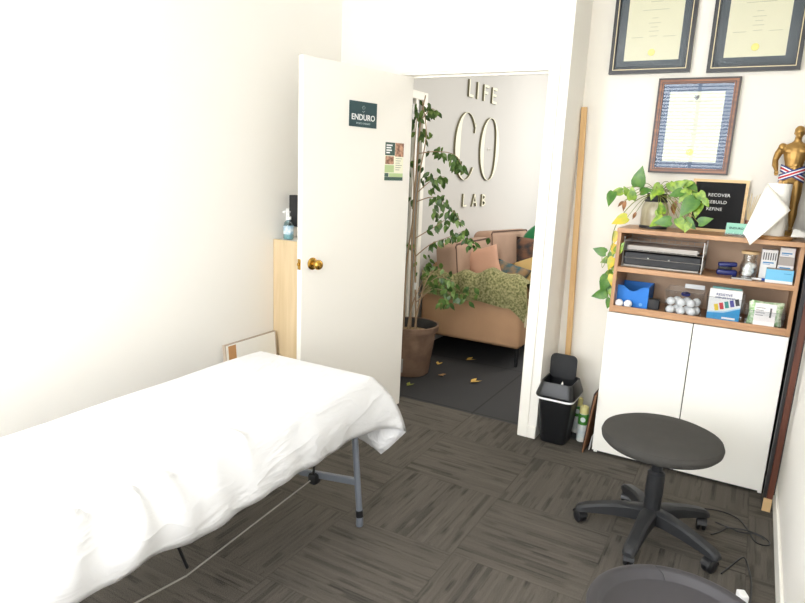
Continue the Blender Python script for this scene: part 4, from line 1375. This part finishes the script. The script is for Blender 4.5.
bm = NB(); loft(bm, [rrect(0.2166, 0.2502, .038, .281), rrect(0.2234, 0.2565, .038, .288), rrect(0.2212, 0.2544, .038, .297), rrect(0.1881, 0.2078, .034, .355), rrect(0.1801, 0.1993, .032, .366), rrect(0.1664, 0.1866, .03, .366), rrect(0.1664, 0.1866, .03, .30)], False, False); part('lid_rim', bm, M['black_plastic'], bi, True)
bm = NB(); loft(bm, [[Vector((p.x - 0.012, 0.075 + 0.006 * s, p.y + 0.422)) for p in rrect(0.1539, 0.1431, .03, 0)] for s in (-1, -0.8, 0.8, 1)]); part('lid_flap', bm, M['soft_black'], bi, True)
bm = NB()
vv = [bm.verts.new(p) for p in ((-0.02, -0.03, 0.30), (0.03, -0.05, 0.305), (0.012, -0.045, 0.372), (0.0, 0.02, 0.31))]
for t in ((0, 1, 2), (1, 3, 2), (0, 2, 3), (0, 3, 1)):
    bm.faces.new([vv[k] for k in t])
wpz = solo('waste_paper', bm, M['paper'], 'white paper scrap inside the open black bin', 'paper', (-0.838, 3.432, 0.001))

def spray(label, x, y):
    r = thing('spray_can', label, 'spray can', (x, y, 0), 0, 'air freshener cans')
    bm = NB(); lathe(bm, [(0, 0), (0.027, 0), (0.029, 0.004), (0.029, 0.158), (0.025, 0.170), (0, 0.170)], 24); part('can', bm, mat('pale_can_print', (206, 216, 214), 0.35, col2=(232, 232, 224), vscale=22), r, True)
    bm = NB(); lathe(bm, [(0.0293, 0.105), (0.0296, 0.105), (0.0296, 0.160), (0.0270, 0.168)], 24); part('green_band', bm, mat('can_green', (70, 140, 52), 0.35), r, True)
    bm = NB(); lathe(bm, [(0, 0), (0.015, 0), (0.0145, 0.0015), (0, 0.0015)], 16, (0.004, -0.0288, 0.138), Rx(PI / 2)); part('white_emblem', bm, mat('emblem_white', (226, 236, 232), 0.4), r)
    bm = NB(); lathe(bm, [(0, 0.170), (0.026, 0.170), (0.026, 0.205), (0.022, 0.213), (0.010, 0.213), (0.008, 0.218), (0, 0.218)], 24); part('cap', bm, mat('cream_yellow_cap', (232, 222, 150), 0.4), r, True)
    return r
spray('yellow capped air freshener can standing between bin and brown boards', -0.713, 3.50)
spray('yellow capped air freshener can half hidden behind the black bin', -0.775, 3.615)

bm = NB(); b2(bm, (0, 0, 0), (0.005, 0.30, 0.345))
solo('hardboard_sheet', bm, M['board_brown'], 'brown hardboard leaning against the left side of white cabinet', 'board', (-0.668, 3.335, 0.002), (0, math.radians(6.0), 0))
bm = NB(); b2(bm, (0, 0, 0), (0.006, 0.27, 0.34))
solo('dark_board', bm, mat('dark_brown_board', (66, 46, 36), 0.7), 'dark thin board leaning behind the brown hardboard', 'board', (-0.6795, 3.37, 0.002), (0, math.radians(5.8), 0))
bm = NB(); b2(bm, (0, 0, 0), (0.004, 0.14, 0.085))
solo('white_card', bm, M['white'], 'small white card tucked between brown board and cabinet side', 'card', (-0.645, 3.39, 0.002), (0, math.radians(7), 0))

# ------------------------------------------------------------------ plank between cabinet and right wall
pk = thing('dark_plank', 'dark brown wooden plank with a tan foot standing beside the right wall', 'plank', (0.2265, 3.215, 0.001))
pk.rotation_euler = (0, math.radians(0.55), 0)
bm = NB(); b2(bm, (-0.003, -0.014, 0.066), (0.022, 0.014, 2.0), 0.002); part('board', bm, M['dark_brown_wood'], pk)
bm = NB(); b2(bm, (-0.018, -0.008, 0.02), (-0.0032, 0.014, 2.0), 0.001); part('dark_strip', bm, M['frame_black'], pk, False, 'black strip standing in for the shaded side of the plank')  # black strip paints the plank's side face as it lies in shadow
bm = NB(); b2(bm, (-0.014, -0.0155, 0.0), (0.0215, -0.0082, 0.066), 0.002); part('foot_block', bm, M['tan_block'], pk, False, 'tan wooden foot')
bm = NB(); b2(bm, (0.0222, -0.012, 0.09), (0.0265, 0.012, 2.0)); part('dark_strip', bm, M['frame_black'], pk, False, 'black strip standing in for the shaded side of the plank')
bm = NB(); b2(bm, (0, 0, 0), (0.02, 0.2, 1.9))
solo('gap_shade_board', bm, M['frame_black'], 'black board standing in for the shade in the gap behind the brown plank', 'board', (0.2265, 3.40, 0.0))  # black sheet added as the dark shade of the gap by the cabinet

# ------------------------------------------------------------------ rolling stool
ro = thing('rolling_stool', 'round charcoal stool on a five star base with castors', 'stool', (-0.218, 2.665, 0), 0)
bm = NB(); lathe(bm, [(0, 0.425), (0.2, 0.423), (0.225, 0.428), (0.237, 0.441), (0.240, 0.457), (0.234, 0.473), (0.21, 0.484), (0.13, 0.489), (0, 0.490)], 64); part('seat', bm, M['stool_fabric'], ro, True)
bm = NB(); lathe(bm, [(0, 0.412), (0.10, 0.412), (0.17, 0.418), (0.185, 0.428), (0, 0.428)], 40); part('seat_pan', bm, M['soft_black'], ro, True)
bm = NB(); lathe(bm, [(0.0, 0.24), (0.022, 0.24), (0.022, 0.36), (0.031, 0.375), (0.036, 0.412), (0, 0.412)], 24); part('gas_lift', bm, M['soft_black'], ro, True)
bm = NB(); lathe(bm, [(0, 0.10), (0.032, 0.10), (0.036, 0.14), (0.034, 0.19), (0.037, 0.20), (0.035, 0.29), (0.036, 0.30), (0.026, 0.31), (0, 0.31)], 24); part('column_cover', bm, M['soft_black'], ro, True)
bm = NB(); lathe(bm, [(0, 0.075), (0.045, 0.075), (0.050, 0.09), (0.046, 0.125), (0.036, 0.14), (0, 0.14)], 24); part('hub', bm, M['soft_black'], ro, True)
for k in range(5):
    a = math.radians(47 + 72 * k)
    d, s = Vector((math.cos(a), math.sin(a), 0)), Vector((-math.sin(a), math.cos(a), 0))
    rings = []
    for t, wd, zt, zb in ((0.02, 0.034, 0.142, 0.082), (0.08, 0.031, 0.140, 0.084), (0.15, 0.027, 0.130, 0.080), (0.22, 0.026, 0.113, 0.072), (0.27, 0.026, 0.098, 0.066), (0.298, 0.024, 0.086, 0.060), (0.308, 0.016, 0.076, 0.060)):
        rings.append([d * t + s * (-wd) + Vector((0, 0, zb)), d * t + s * wd + Vector((0, 0, zb)), d * t + s * wd + Vector((0, 0, zt - 0.010)), d * t + s * (wd * 0.62) + Vector((0, 0, zt)), d * t - s * (wd * 0.62) + Vector((0, 0, zt)), d * t - s * wd + Vector((0, 0, zt - 0.010))])
    bm = NB(); loft(bm, rings); part('base_leg', bm, M['soft_black'], ro, True)
    hd = a + (0.9, -0.5, 2.2, 0.3, 1.4)[k]
    h, hs = Vector((math.cos(hd), math.sin(hd), 0)), Vector((-math.sin(hd), math.cos(hd), 0))
    p = d * 0.28
    bm = NB(); tube(bm, [p + Vector((0, 0, 0.066)), p + Vector((0, 0, 0.035))], 0.007, 10)
    for q in range(8):
        a1, a2 = PI * q / 8 + 0.2, PI * (q + 1) / 8 + 0.2
    hood = []
    for q in range(9):
        an = math.radians(10 + 160 * q / 8)
        c = p - h * 0.012 + Vector((0, 0, 0.030))
        r1, r2 = 0.032, 0.0288
        hood.append([c + h * (math.cos(an) * r1) + Vector((0, 0, math.sin(an) * r1)) + hs * 0.020, c + h * (math.cos(an) * r1) + Vector((0, 0, math.sin(an) * r1)) - hs * 0.020, c + h * (math.cos(an) * r2) + Vector((0, 0, math.sin(an) * r2)) - hs * 0.020, c + h * (math.cos(an) * r2) + Vector((0, 0, math.sin(an) * r2)) + hs * 0.020])
    loft(bm, hood)
    cst = part('caster', bm, M['black_plastic'], ro, True)
    for sg_ in (-1, 1):
        bm = NB()
        rm_ = basis((0, 0, 0), h, Vector((0, 0, 1)), hs * -1).to_3x3()
        lathe(bm, [(0, -0.009), (0.020, -0.009), (0.0272, -0.005), (0.028, 0.0), (0.0272, 0.005), (0.020, 0.009), (0, 0.009)], 22, p - h * 0.012 + Vector((0, 0, 0.028)) + hs * (0.0115 * sg_), rm_)
        part('wheel', bm, M['black_plastic'], cst, True)

# round tray-topped table in the foreground
tt = thing('tray_table', 'round dark grey tray table cut off at the bottom of the view', 'side table', (-0.028, 1.528, 0))
bm = NB(); lathe(bm, [(0, 0.424), (0.205, 0.424), (0.218, 0.434), (0.2225, 0.443), (0.220, 0.450), (0.212, 0.4535), (0.199, 0.4525), (0.193, 0.449), (0.184, 0.432), (0.179, 0.4295), (0, 0.4295)], 72); part('tray_top', bm, M['tray'], tt, True)
bm = NB()
a = math.radians(111)
for rr, zz in ((0.2, 0.4525), (0.182, 0.4425)):
    pass
tube(bm, [(0.212 * math.cos(a + 0.03), 0.212 * math.sin(a + 0.03), 0.4532), (0.197 * math.cos(a), 0.197 * math.sin(a), 0.4524), (0.190 * math.cos(a - 0.05), 0.190 * math.sin(a - 0.05), 0.4455), (0.181 * math.cos(a - 0.08), 0.181 * math.sin(a - 0.08), 0.432)], 0.0016, 6)
part('slit', bm, M['black_plastic'], tt, False, 'dark split across the rim')
for k in range(3):
    a = math.radians(30 + 120 * k)
    bm = NB(); tube(bm, [(0.17 * math.cos(a), 0.17 * math.sin(a), 0.4225), (0.18 * math.cos(a), 0.18 * math.sin(a), 0.0)], 0.011, 10); part('leg', bm, M['soft_black'], tt, True)

# cords on the carpet by the right wall
def cord(label, pts, r=0.0028):
    bm = NB(); tube(bm, smooth_path([(x, y, r + 0.001 + dz) for x, y, dz in pts], 6), r, 7)
    return solo('power_cord', bm, M['black_plastic'], label, 'cord', group='cords on the carpet', smooth=True)
cord('thin black cord looping on the carpet up to the right wall', [(-0.041, 3.049, 0), (0.043, 3.075, 0), (0.116, 3.05, 0), (0.159, 2.967, 0), (0.188, 2.882, 0), (0.218, 2.868, 0), (0.240, 2.882, 0), (0.243, 2.91, 0), (0.212, 2.947, 0), (0.145, 2.945, 0.006), (0.085, 2.94, 0), (0.03, 2.955, 0)])
cord('short black cord crossing the loop beside the stool castor', [(0.02, 2.83, 0), (0.05, 2.872, 0), (0.086, 2.925, 0.006), (0.13, 2.925, 0), (0.19, 2.935, 0.006), (0.225, 2.92, 0)])
cc = thing('charger_cord', 'black charger cord with white plug behind the tray table', 'cord', (0, 0, 0))
bm = NB(); tube(bm, smooth_path([(x, y, 0.0045 + dz) for x, y, dz in [(0.075, 2.545, 0), (0.109, 2.63, 0), (0.146, 2.681, 0.02), (0.165, 2.634, 0.012), (0.179, 2.539, 0.004), (0.178, 2.43, 0), (0.17, 2.30, 0)]], 6), 0.0032, 7); part('cable', bm, M['black_plastic'], cc, True)
bm = NB(); box(bm, (0.150, 2.415, 0.0165), (0.03, 0.045, 0.03), 0.004, Rz(0.4)); part('plug', bm, M['white'], cc, False, 'white plug')

# ------------------------------------------------------------------ lounge: lettering
LX = XL + 0.006
cream = mat('cream_letter', (248, 246, 224), 0.55)
edge_shade = mat('letter_edge_shade', (120, 116, 90), 0.7)  # sides coloured dark to paint in the letters' shadow edges
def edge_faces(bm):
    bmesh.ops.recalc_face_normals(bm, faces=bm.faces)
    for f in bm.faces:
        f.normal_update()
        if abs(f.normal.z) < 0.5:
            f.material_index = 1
def wall_letter(polys, y, z, label, holes=None, depth=0.018):
    """polys in the wall plane (x to the right, y up) from the letter's lower left corner"""
    bm = NB()
    for p in polys:
        prism(bm, p, 0.0, depth)
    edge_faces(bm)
    o = solo('wall_letter', bm, [cream, edge_shade], label, 'letter', group='raised letters on the lounge wall')
    o.matrix_world = basis((XL + 0.0008, y, z), (0, 1, 0), (0, 0, 1), (1, 0, 0))
    return o
H = 0.147
tk = 0.022
def bar(x0, y0, x1, y1): return [(x0, y0), (x1, y0), (x1, y1), (x0, y1)]
wall_letter([bar(0, 0, tk, H), bar(tk, 0, 0.10, tk)], 5.297, 2.162, 'cream letter L starting the upper row on the lounge wall')
wall_letter([bar(0, 0, tk, H)], 5.485, 2.162, 'cream letter I in the upper row on the lounge wall')
wall_letter([bar(0, 0, tk, H), bar(tk, H - tk, 0.115, H), bar(tk, H * .45, 0.095, H * .45 + tk)], 5.640, 2.162, 'cream letter F in the upper row on the lounge wall')
wall_letter([bar(0, 0, tk, H), bar(tk, H - tk, 0.115, H), bar(tk, H * .45, 0.10, H * .45 + tk), bar(tk, 0, 0.115, tk)], 5.848, 2.162, 'cream letter E ending the upper row on the lounge wall')
H = 0.118
wall_letter([bar(0, 0, 0.016, H), bar(0.016, 0, 0.08, 0.016)], 5.315, 1.190, 'cream letter L starting the lower row on the lounge wall')
wall_letter([[(0, 0), (0.017, 0), (0.065, H), (0.050, H)], [(0.103, 0), (0.12, 0), (0.065, H), (0.055, H * 0.92)], bar(0.03, H * .28, 0.09, H * .28 + 0.014)], 5.525, 1.185, 'cream letter A in the lower row on the lounge wall')
def arc_poly(cx_, cy_, rx, ry, tx, ty, a0, a1, n=14):
    o = [(cx_ + rx * math.cos(math.radians(a0 + (a1 - a0) * k / n)), cy_ + ry * math.sin(math.radians(a0 + (a1 - a0) * k / n))) for k in range(n + 1)]
    i = [(cx_ + (rx - tx) * math.cos(math.radians(a0 + (a1 - a0) * k / n)), cy_ + (ry - ty) * math.sin(math.radians(a0 + (a1 - a0) * k / n))) for k in range(n, -1, -1)]
    return o + i
wall_letter([bar(0, 0, 0.016, H), arc_poly(0.016, H * .75, 0.066, H * .25, 0.016, 0.014, -90, 90), arc_poly(0.016, H * .27, 0.076, H * .27, 0.016, 0.014, -90, 90)], 5.765, 1.180, 'cream letter B ending the lower row on the lounge wall')
def big_ring(gap):
    """high-contrast round letter: thick at the sides, hairline at top and bottom"""
    bm = NB()
    a0, a1 = (gap if gap else 0), (360 - gap if gap else 360)
    n = 72
    rings = []
    rx, ry = 0.238, 0.298
    for k in range(n + (1 if gap else 0)):
        a = math.radians(a0 + (a1 - a0) * k / n)
        wd = 0.012 + (0.088 if gap else 0.072) * abs(math.cos(a)) ** 1.5
        if gap and math.cos(a) > 0:
            wd = 0.010 + 0.012 * abs(math.cos(a))
        c, s = math.cos(a), math.sin(a)
        rings.append([Vector((rx * c, ry * s, 0)), Vector(((rx - wd) * c, (ry - wd * 0.35) * s, 0)), Vector(((rx - wd) * c, (ry - wd * 0.35) * s, 0.02)), Vector((rx * c, ry * s, 0.02))])
    R = loft(bm, rings, bool(gap), bool(gap))
    if gap:
        a = math.radians(gap)
        x, y = rx * math.cos(a), ry * math.sin(a)
        prism(bm, [(x - 0.012, y - 0.055), (x + 0.004, y - 0.055), (x + 0.006, y + 0.035), (x - 0.002, y + 0.035)], 0, 0.018)
    else:
        ring_bridge(bm, R[-1], R[0])
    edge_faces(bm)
    return bm
for gap, yc, s in ((38, 5.31, 'C'), (0, 5.875, 'O')):
    o = solo('wall_letter', big_ring(gap), [cream, edge_shade], 'large cream letter %s in the middle row on the lounge wall' % s, 'letter', group='raised letters on the lounge wall')
    o.matrix_world = basis((XL + 0.0008, yc, 1.73), (0, 1, 0), (0, 0, 1), (1, 0, 0))
bm = NB(); lathe(bm, [(0, 0), (0.014, 0), (0.014, 0.01), (0.006, 0.014), (0.006, 0.03), (0, 0.03)], 14)
o = solo('wall_hook', bm, M['white'], 'tiny white wall hook inside the large letter O', 'hook', smooth=True)
o.matrix_world = basis((XL + 0.0008, 5.87, 1.73), (0, 1, 0), (0, 0, 1), (1, 0, 0))

# ------------------------------------------------------------------ lounge: sofa and what lies on it
sf = thing('sofa', 'tan suede sofa along the lounge wall seen from its arm end', 'sofa', (-1.92, 4.55, 0))
def sbox(name, lo, hi, m, bev=0.03): 
    bm = NB(); b2(bm, lo, hi, bev, 4); return part(name, bm, m, sf, True)
sbox('base', (-0.44, 0.02, 0.155), (0.43, 2.08, 0.34), M['sofa'], 0.015)
sbox('arm', (-0.44, 0.0, 0.16), (0.44, 0.17, 0.64), M['sofa'], 0.03)
sbox('arm', (-0.44, 1.93, 0.16), (0.44, 2.10, 0.64), M['sofa'], 0.03)
sbox('backrest', (-0.44, 0.17, 0.34), (-0.28, 1.93, 0.74), M['sofa'], 0.03)
sbox('seat_cushion', (-0.27, 0.175, 0.341), (0.42, 1.045, 0.47), M['sofa_cush'], 0.03)
sbox('seat_cushion', (-0.27, 1.055, 0.341), (0.42, 1.925, 0.47), M['sofa_cush'], 0.03)
for y0, y1, zt, tlt in ((0.02, 0.82, 0.93, 0.0), (0.80, 1.86, 0.96, 0.04)):
    bm = NB(); box(bm, (-0.235, (y0 + y1) / 2, 0.70), (0.20, y1 - y0, 2 * (zt - 0.70)), 0.06, Ry(-0.12) @ Rx(-tlt), 5); bc = part('back_cushion', bm, M['sofa_cush'], sf, True)
    bm = NB(); rr = Ry(-0.12) @ Rx(-tlt); hy_, hz_ = (y1 - y0) / 2 - 0.03, zt - 0.70 - 0.012
    tube(bm, [Vector((-0.235, (y0 + y1) / 2, 0.70)) + rr @ Vector(q) for q in ((0.088, -hy_, -hz_ + 0.05), (0.088, -hy_, hz_ - 0.02), (0.088, -hy_ + 0.03, hz_), (0.088, hy_ - 0.03, hz_), (0.088, hy_, hz_ - 0.02), (0.088, hy_, -hz_ + 0.05))], 0.007, 6); part('piping', bm, M['sofa_piping'], bc, True)
for x in (-0.40, 0.41):
    for y in (0.06, 2.04):
        bm = NB(); tube(bm, [(x, y, 0.16), (x + 0.0, y, 0)], 0.02, 10, [0.022, 0.014]); part('leg', bm, M['black_plastic'], sf, True)

# throw over the near arm
def throw():
    bm = NB()
    n, path = 46, []
    #  (y, z) over the arm from outside hem to inside
    prof = [(4.522, 0.50), (4.518, 0.56), (4.522, 0.62), (4.54, 0.656), (4.60, 0.668), (4.68, 0.668), (4.74, 0.655), (4.765, 0.60), (4.785, 0.53), (4.85, 0.505)]
    V = {}
    random.seed(2)
    m = len(prof)
    for i in range(n + 1):
        x = -2.34 + 0.905 * i / n
        lift = 0.05 + 0.05 * math.sin(i * 0.16 + 0.5)
        for j, (y, z) in enumerate(prof):
            hem = 0.0
            if j < 3:
                hem = (0.012 * math.sin(i * 0.3) - 0.12 * max(0, (i / n - 0.86) / 0.14)) * (1 - j / 3)
            up = 0.018 * math.sin(i * 0.55 + j) + (0.05 * math.exp(-((i - 30) / 8) ** 2) if 3 <= j <= 6 else 0) + (0.035 if 3 <= j <= 6 else 0.0)
            xx = x + (0.02 * math.sin(j * 1.3))
            V[i, j] = bm.verts.new((xx, y - 0.012 - 0.006 * math.sin(i * 0.7) - (0.012 if j < 3 else 0), z + hem + max(0, up) * (1 if j >= 3 else 0)))
    for i in range(n):
        for j in range(m - 1):
            bm.faces.new((V[i, j], V[i + 1, j], V[i + 1, j + 1], V[i, j + 1]))
    bmesh.ops.solidify(bm, geom=bm.faces[:], thickness=0.012)
    th = thing('throw_blanket', 'green crochet throw with cream fringe over the sofa arm', 'blanket')
    part('blanket', bm, M['throw'], th, 'all')
    bm = NB()
    for k in range(16):
        y = 4.50 + 0.018 * k
        z = 0.46 + 0.0 * k + (0.16 if k > 3 else 0.05 * k)
        tube(bm, [(-1.432, y, z + 0.02), (-1.425 + 0.006 * (k % 3), y - 0.004, z - 0.04), (-1.428, y + 0.003, z - 0.10 - 0.02 * (k % 2))], 0.006, 5)
    part('fringe', bm, M['fringe'], th)
throw()

def pillow(label, c, s, rot, m):
    bm = NB(); cushion(bm, (0, 0, 0), s, rot, 12)
    return solo('throw_pillow', bm, m, label, 'pillow', c, group='pillows on the sofa', smooth='all')
pat = mat('teal_brown_pattern', (64, 92, 98), 0.85, col2=(146, 118, 84), vscale=16)
pat2 = mat('dark_floral_pattern', (52, 58, 62), 0.85, col2=(120, 86, 66), vscale=14)
pillow('salmon pink pillow propped behind the green throw', (-1.975, 4.93, 0.735), (0.29, 0.31, 0.16), Rz(0.25) @ Rx(PI / 2 - 0.3) @ Rz(0.3), mat('salmon_cotton', (196, 152, 128), 0.9, var=0.06))
pillow('teal and brown patterned pillow between salmon and mustard ones', (-1.79, 5.06, 0.645), (0.32, 0.26, 0.10), Rz(0.2) @ Rx(PI / 2 - 0.7) @ Rz(-0.3), pat)
pillow('mustard yellow pillow at the right of the green throw', (-1.60, 5.22, 0.675), (0.38, 0.34, 0.13), Rz(-0.1) @ Rx(PI / 2 - 0.55) @ Rz(0.5), mat('mustard_cotton', (196, 166, 108), 0.9, var=0.06))
pillow('dark patterned pillow standing at the right end of the sofa', (-1.74, 5.72, 0.70), (0.44, 0.46, 0.14), Rz(0.35) @ Rx(PI / 2 - 0.12), pat2)
bm = NB(); lathe(bm, [(0, -0.07), (0.2, -0.065), (0.27, -0.035), (0.285, 0.0), (0.27, 0.035), (0.2, 0.065), (0, 0.07)], 36, (0, 0, 0), Rz(0.3) @ Rx(PI / 2 - 0.05))
solo('round_cushion', bm, mat('emerald_velvet', (24, 128, 74), 0.7, sheen=0.3), 'round emerald green cushion standing on the far end of the sofa', 'cushion', (-1.80, 6.22, 0.765), smooth='all')

# ------------------------------------------------------------------ lounge: ficus in a brown pot
fc = thing('ficus_tree', 'tall weeping fig in a weathered brown pot inside the doorway', 'potted tree', (-2.14, 3.99, 0))
bm = NB(); lathe(bm, [(0, 0), (0.135, 0), (0.145, 0.01), (0.188, 0.335), (0.205, 0.34), (0.208, 0.38), (0.195, 0.383), (0.193, 0.378)], 40); part('pot', bm, M['pot'], fc, True)
bm = NB(); lathe(bm, [(0.1935, 0.3785), (0.186, 0.36), (0.1805, 0.30), (0, 0.30)], 40); part('pot_inside', bm, mat('dark_pot_inside', (52, 52, 52), 0.7), fc, True)
bm = NB(); lathe(bm, [(0.1805, 0.305), (0.14, 0.312), (0.08, 0.318), (0, 0.32)], 30)
part('soil', bm, M['soil'], fc)
random.seed(11)
bm = NB()
stems = [[(-0.01, 0, .33), (-0.02, .01, .7), (-0.03, .0, 1.1), (-0.03, .02, 1.5), (-0.02, .03, 1.85), (0.0, .05, 2.02)],
         [(0.03, .02, .33), (0.0, .03, .7), (-.005, .0, 1.1), (0.005, .0, 1.45), (0.03, .03, 1.75), (-0.03, .06, 1.98)],
         [(-0.05, -.03, .33), (-0.055, -.02, .8), (-0.04, .02, 1.2), (-0.06, .03, 1.6), (-0.06, .05, 1.9)],
         [(0.05, -.04, .33), (0.06, -.02, .5), (0.10, .0, .7), (0.16, .03, .82)],
         [(0.0, -.06, .33), (0.03, -.05, .55), (0.09, -.02, .72)]]
for k, s in enumerate(stems):
    sp_ = smooth_path(s, 5)
    r0 = (0.0105, 0.008, 0.008, 0.008, 0.007)[k]
    tube(bm, sp_, 0, 8, [r0 * (1 - 0.65 * q / len(sp_)) for q in range(len(sp_))])
fb = NB()
br = [((-0.02, .02, 1.28), (0.10, .06, 1.32), (0.20, .1, 1.26), (0.30, .12, 1.16)),
      ((-0.01, .0, 1.62), (0.10, .08, 1.64), (0.22, .12, 1.62), (0.29, .12, 1.53)),
      ((0.0, .0, 1.02), (0.13, .08, 1.12), (0.25, .12, 1.22)), ((0.0, .0, .88), (0.10, .05, .98), (0.22, .1, 1.04), (0.34, .12, 1.10)),
      ((0.05, .0, .60), (0.16, .06, .74), (0.28, .1, .72)), ((0.0, .0, 1.35), (0.08, .06, 1.44), (0.16, .1, 1.47)), ((0.04, -.02, .55), (0.16, .03, .66), (0.30, .08, .62)), ((-0.02, .03, 1.85), (0.03, .08, 1.93), (0.06, .1, 1.92))]
for b in br:
    sp_ = smooth_path(b, 5)
    tube(bm, sp_, 0, 6, [0.0042 * (1 - 0.7 * q / len(sp_)) for q in range(len(sp_))])
    for q, p in enumerate(sp_[5:]):
        for r_ in range(2):
            L = random.uniform(0.045, 0.07)
            a = random.uniform(0, 2 * PI)
            leaf(fb, p + Vector((random.uniform(-.02, .02), random.uniform(-.02, .02), -0.004)), (math.cos(a) * .6, math.sin(a) * .4, -0.8), (random.uniform(-.3, .5), -1, .3), L, L * .58, 0 if random.random() < .6 else 1, 0.2)
part('trunk', bm, M['bark'], fc, True)
CL = [(-2.183, 1.975, 5), (-2.22, 1.907, 4), (-2.124, 1.934, 4), (-2.208, 1.844, 5), (-2.149, 1.803, 4), (-2.204, 1.768, 4), (-2.129, 1.748, 3), (-2.069, 1.693, 1), (-2.01, 1.639, 2), (-1.953, 1.613, 3), (-1.904, 1.573, 3), (-1.863, 1.54, 3),
      (-2.158, 1.543, 2), (-2.104, 1.453, 5), (-2.045, 1.42, 6), (-1.986, 1.5, 2), (-2.053, 1.298, 3), (-2.025, 1.227, 4), (-1.934, 1.198, 4), (-2.003, 1.142, 4), (-1.879, 1.094, 5), (-1.814, 1.064, 5), (-1.757, 1.033, 6), (-1.694, 1.018, 3), (-1.975, 1.338, 5),
      (-2.013, 0.898, 2), (-2.066, 0.818, 5), (-1.96, 0.83, 3), (-1.974, 0.678, 5), (-1.85, 0.657, 5), (-1.731, 0.673, 4), (-2.045, 0.745, 5), (-1.901, 0.60, 5), (-1.80, 0.60, 4), (-2.259, 1.575, 4), (-2.261, 1.285, 4), (-2.228, 0.989, 4), (-1.93, 0.55, 3), (-1.92, 0.73, 5)]
# the list is where the twigs end; leaves hang round each
ctr = Vector((-2.14, 3.99, 0))
for x, z, n in CL:
    f = 1 if z < 0.95 else (0.75 if z > 1.5 else 0.9)
    for k in range(int(n * 1.25 + 1)):
        p = Vector((x + random.gauss(0, .025), 4.06 + random.gauss(0, .05), z + random.gauss(0, .028)))
        a = random.uniform(0, 2 * PI)
        d = Vector((math.cos(a) * 0.55, math.sin(a) * 0.4 - 0.1, -0.75 + random.uniform(-.25, .35)))
        nrm = Vector((random.uniform(-.4, .6), -1, random.uniform(-.2, .5)))
        L = random.uniform(0.046, 0.072)
        p.x, p.y = max(p.x, XL + 0.09), min(p.y, 4.44 if z < 1.0 else 4.5)
        leaf(fb, p - ctr, d, nrm, L, L * 0.58, 0 if random.random() < 0.7 else 1, 0.25)
part('foliage', fb, [M['ficus'], M['ficus_pale']], fc)
bm = NB(); b2(bm, (-0.004, -0.002, -0.05), (0.012, 0.001, 0.0))
tg = part('plant_tag', bm, M['white'], fc, False, 'white hanging plant tag'); tg.location = (0.06, -0.09, 0.71)

# fallen leaves on the rubber tiles
def fallen(label, x, y, a, L, m):
    bm = NB(); leaf(bm, (-L / 2, 0, 0.004), (1, 0, 0.05), (0, 0.15, 1), L, L * 0.6, 0, -0.12)
    leaf(bm, (-L / 2 + 0.01, 0.008, 0.005), (0.6, 0.6, 0.1), (0.1, 0, 1), L * 0.7, L * 0.45, 0, -0.1)
    return solo('fallen_leaf', bm, m, label, 'leaf', (x, y, 0.001), (0, 0, a), group='fallen leaves on the dark tiles')
fallen('yellow fallen leaf nearest the sofa front, right of the pot', -1.863, 4.532, 0.3, 0.09, M['dry_leaf'])
fallen('small yellow fallen leaf just right of the brown pot', -2.027, 4.292, 1.2, 0.06, M['dry_leaf'])
fallen('curled tan fallen leaf below the small yellow one', -1.89, 4.033, -0.5, 0.07, mat('dry_tan_leaf', (168, 128, 78), 0.8, var=0.2))
fallen('largest yellow fallen leaf, nearest the doorway on the right', -1.617, 4.058, 0.5, 0.09, M['dry_leaf'])
fallen('greenish fallen leaf beside the door edge in front of the pot', -1.975, 3.715, 0.9, 0.065, mat('olive_leaf', (140, 146, 66), 0.8, var=0.2))
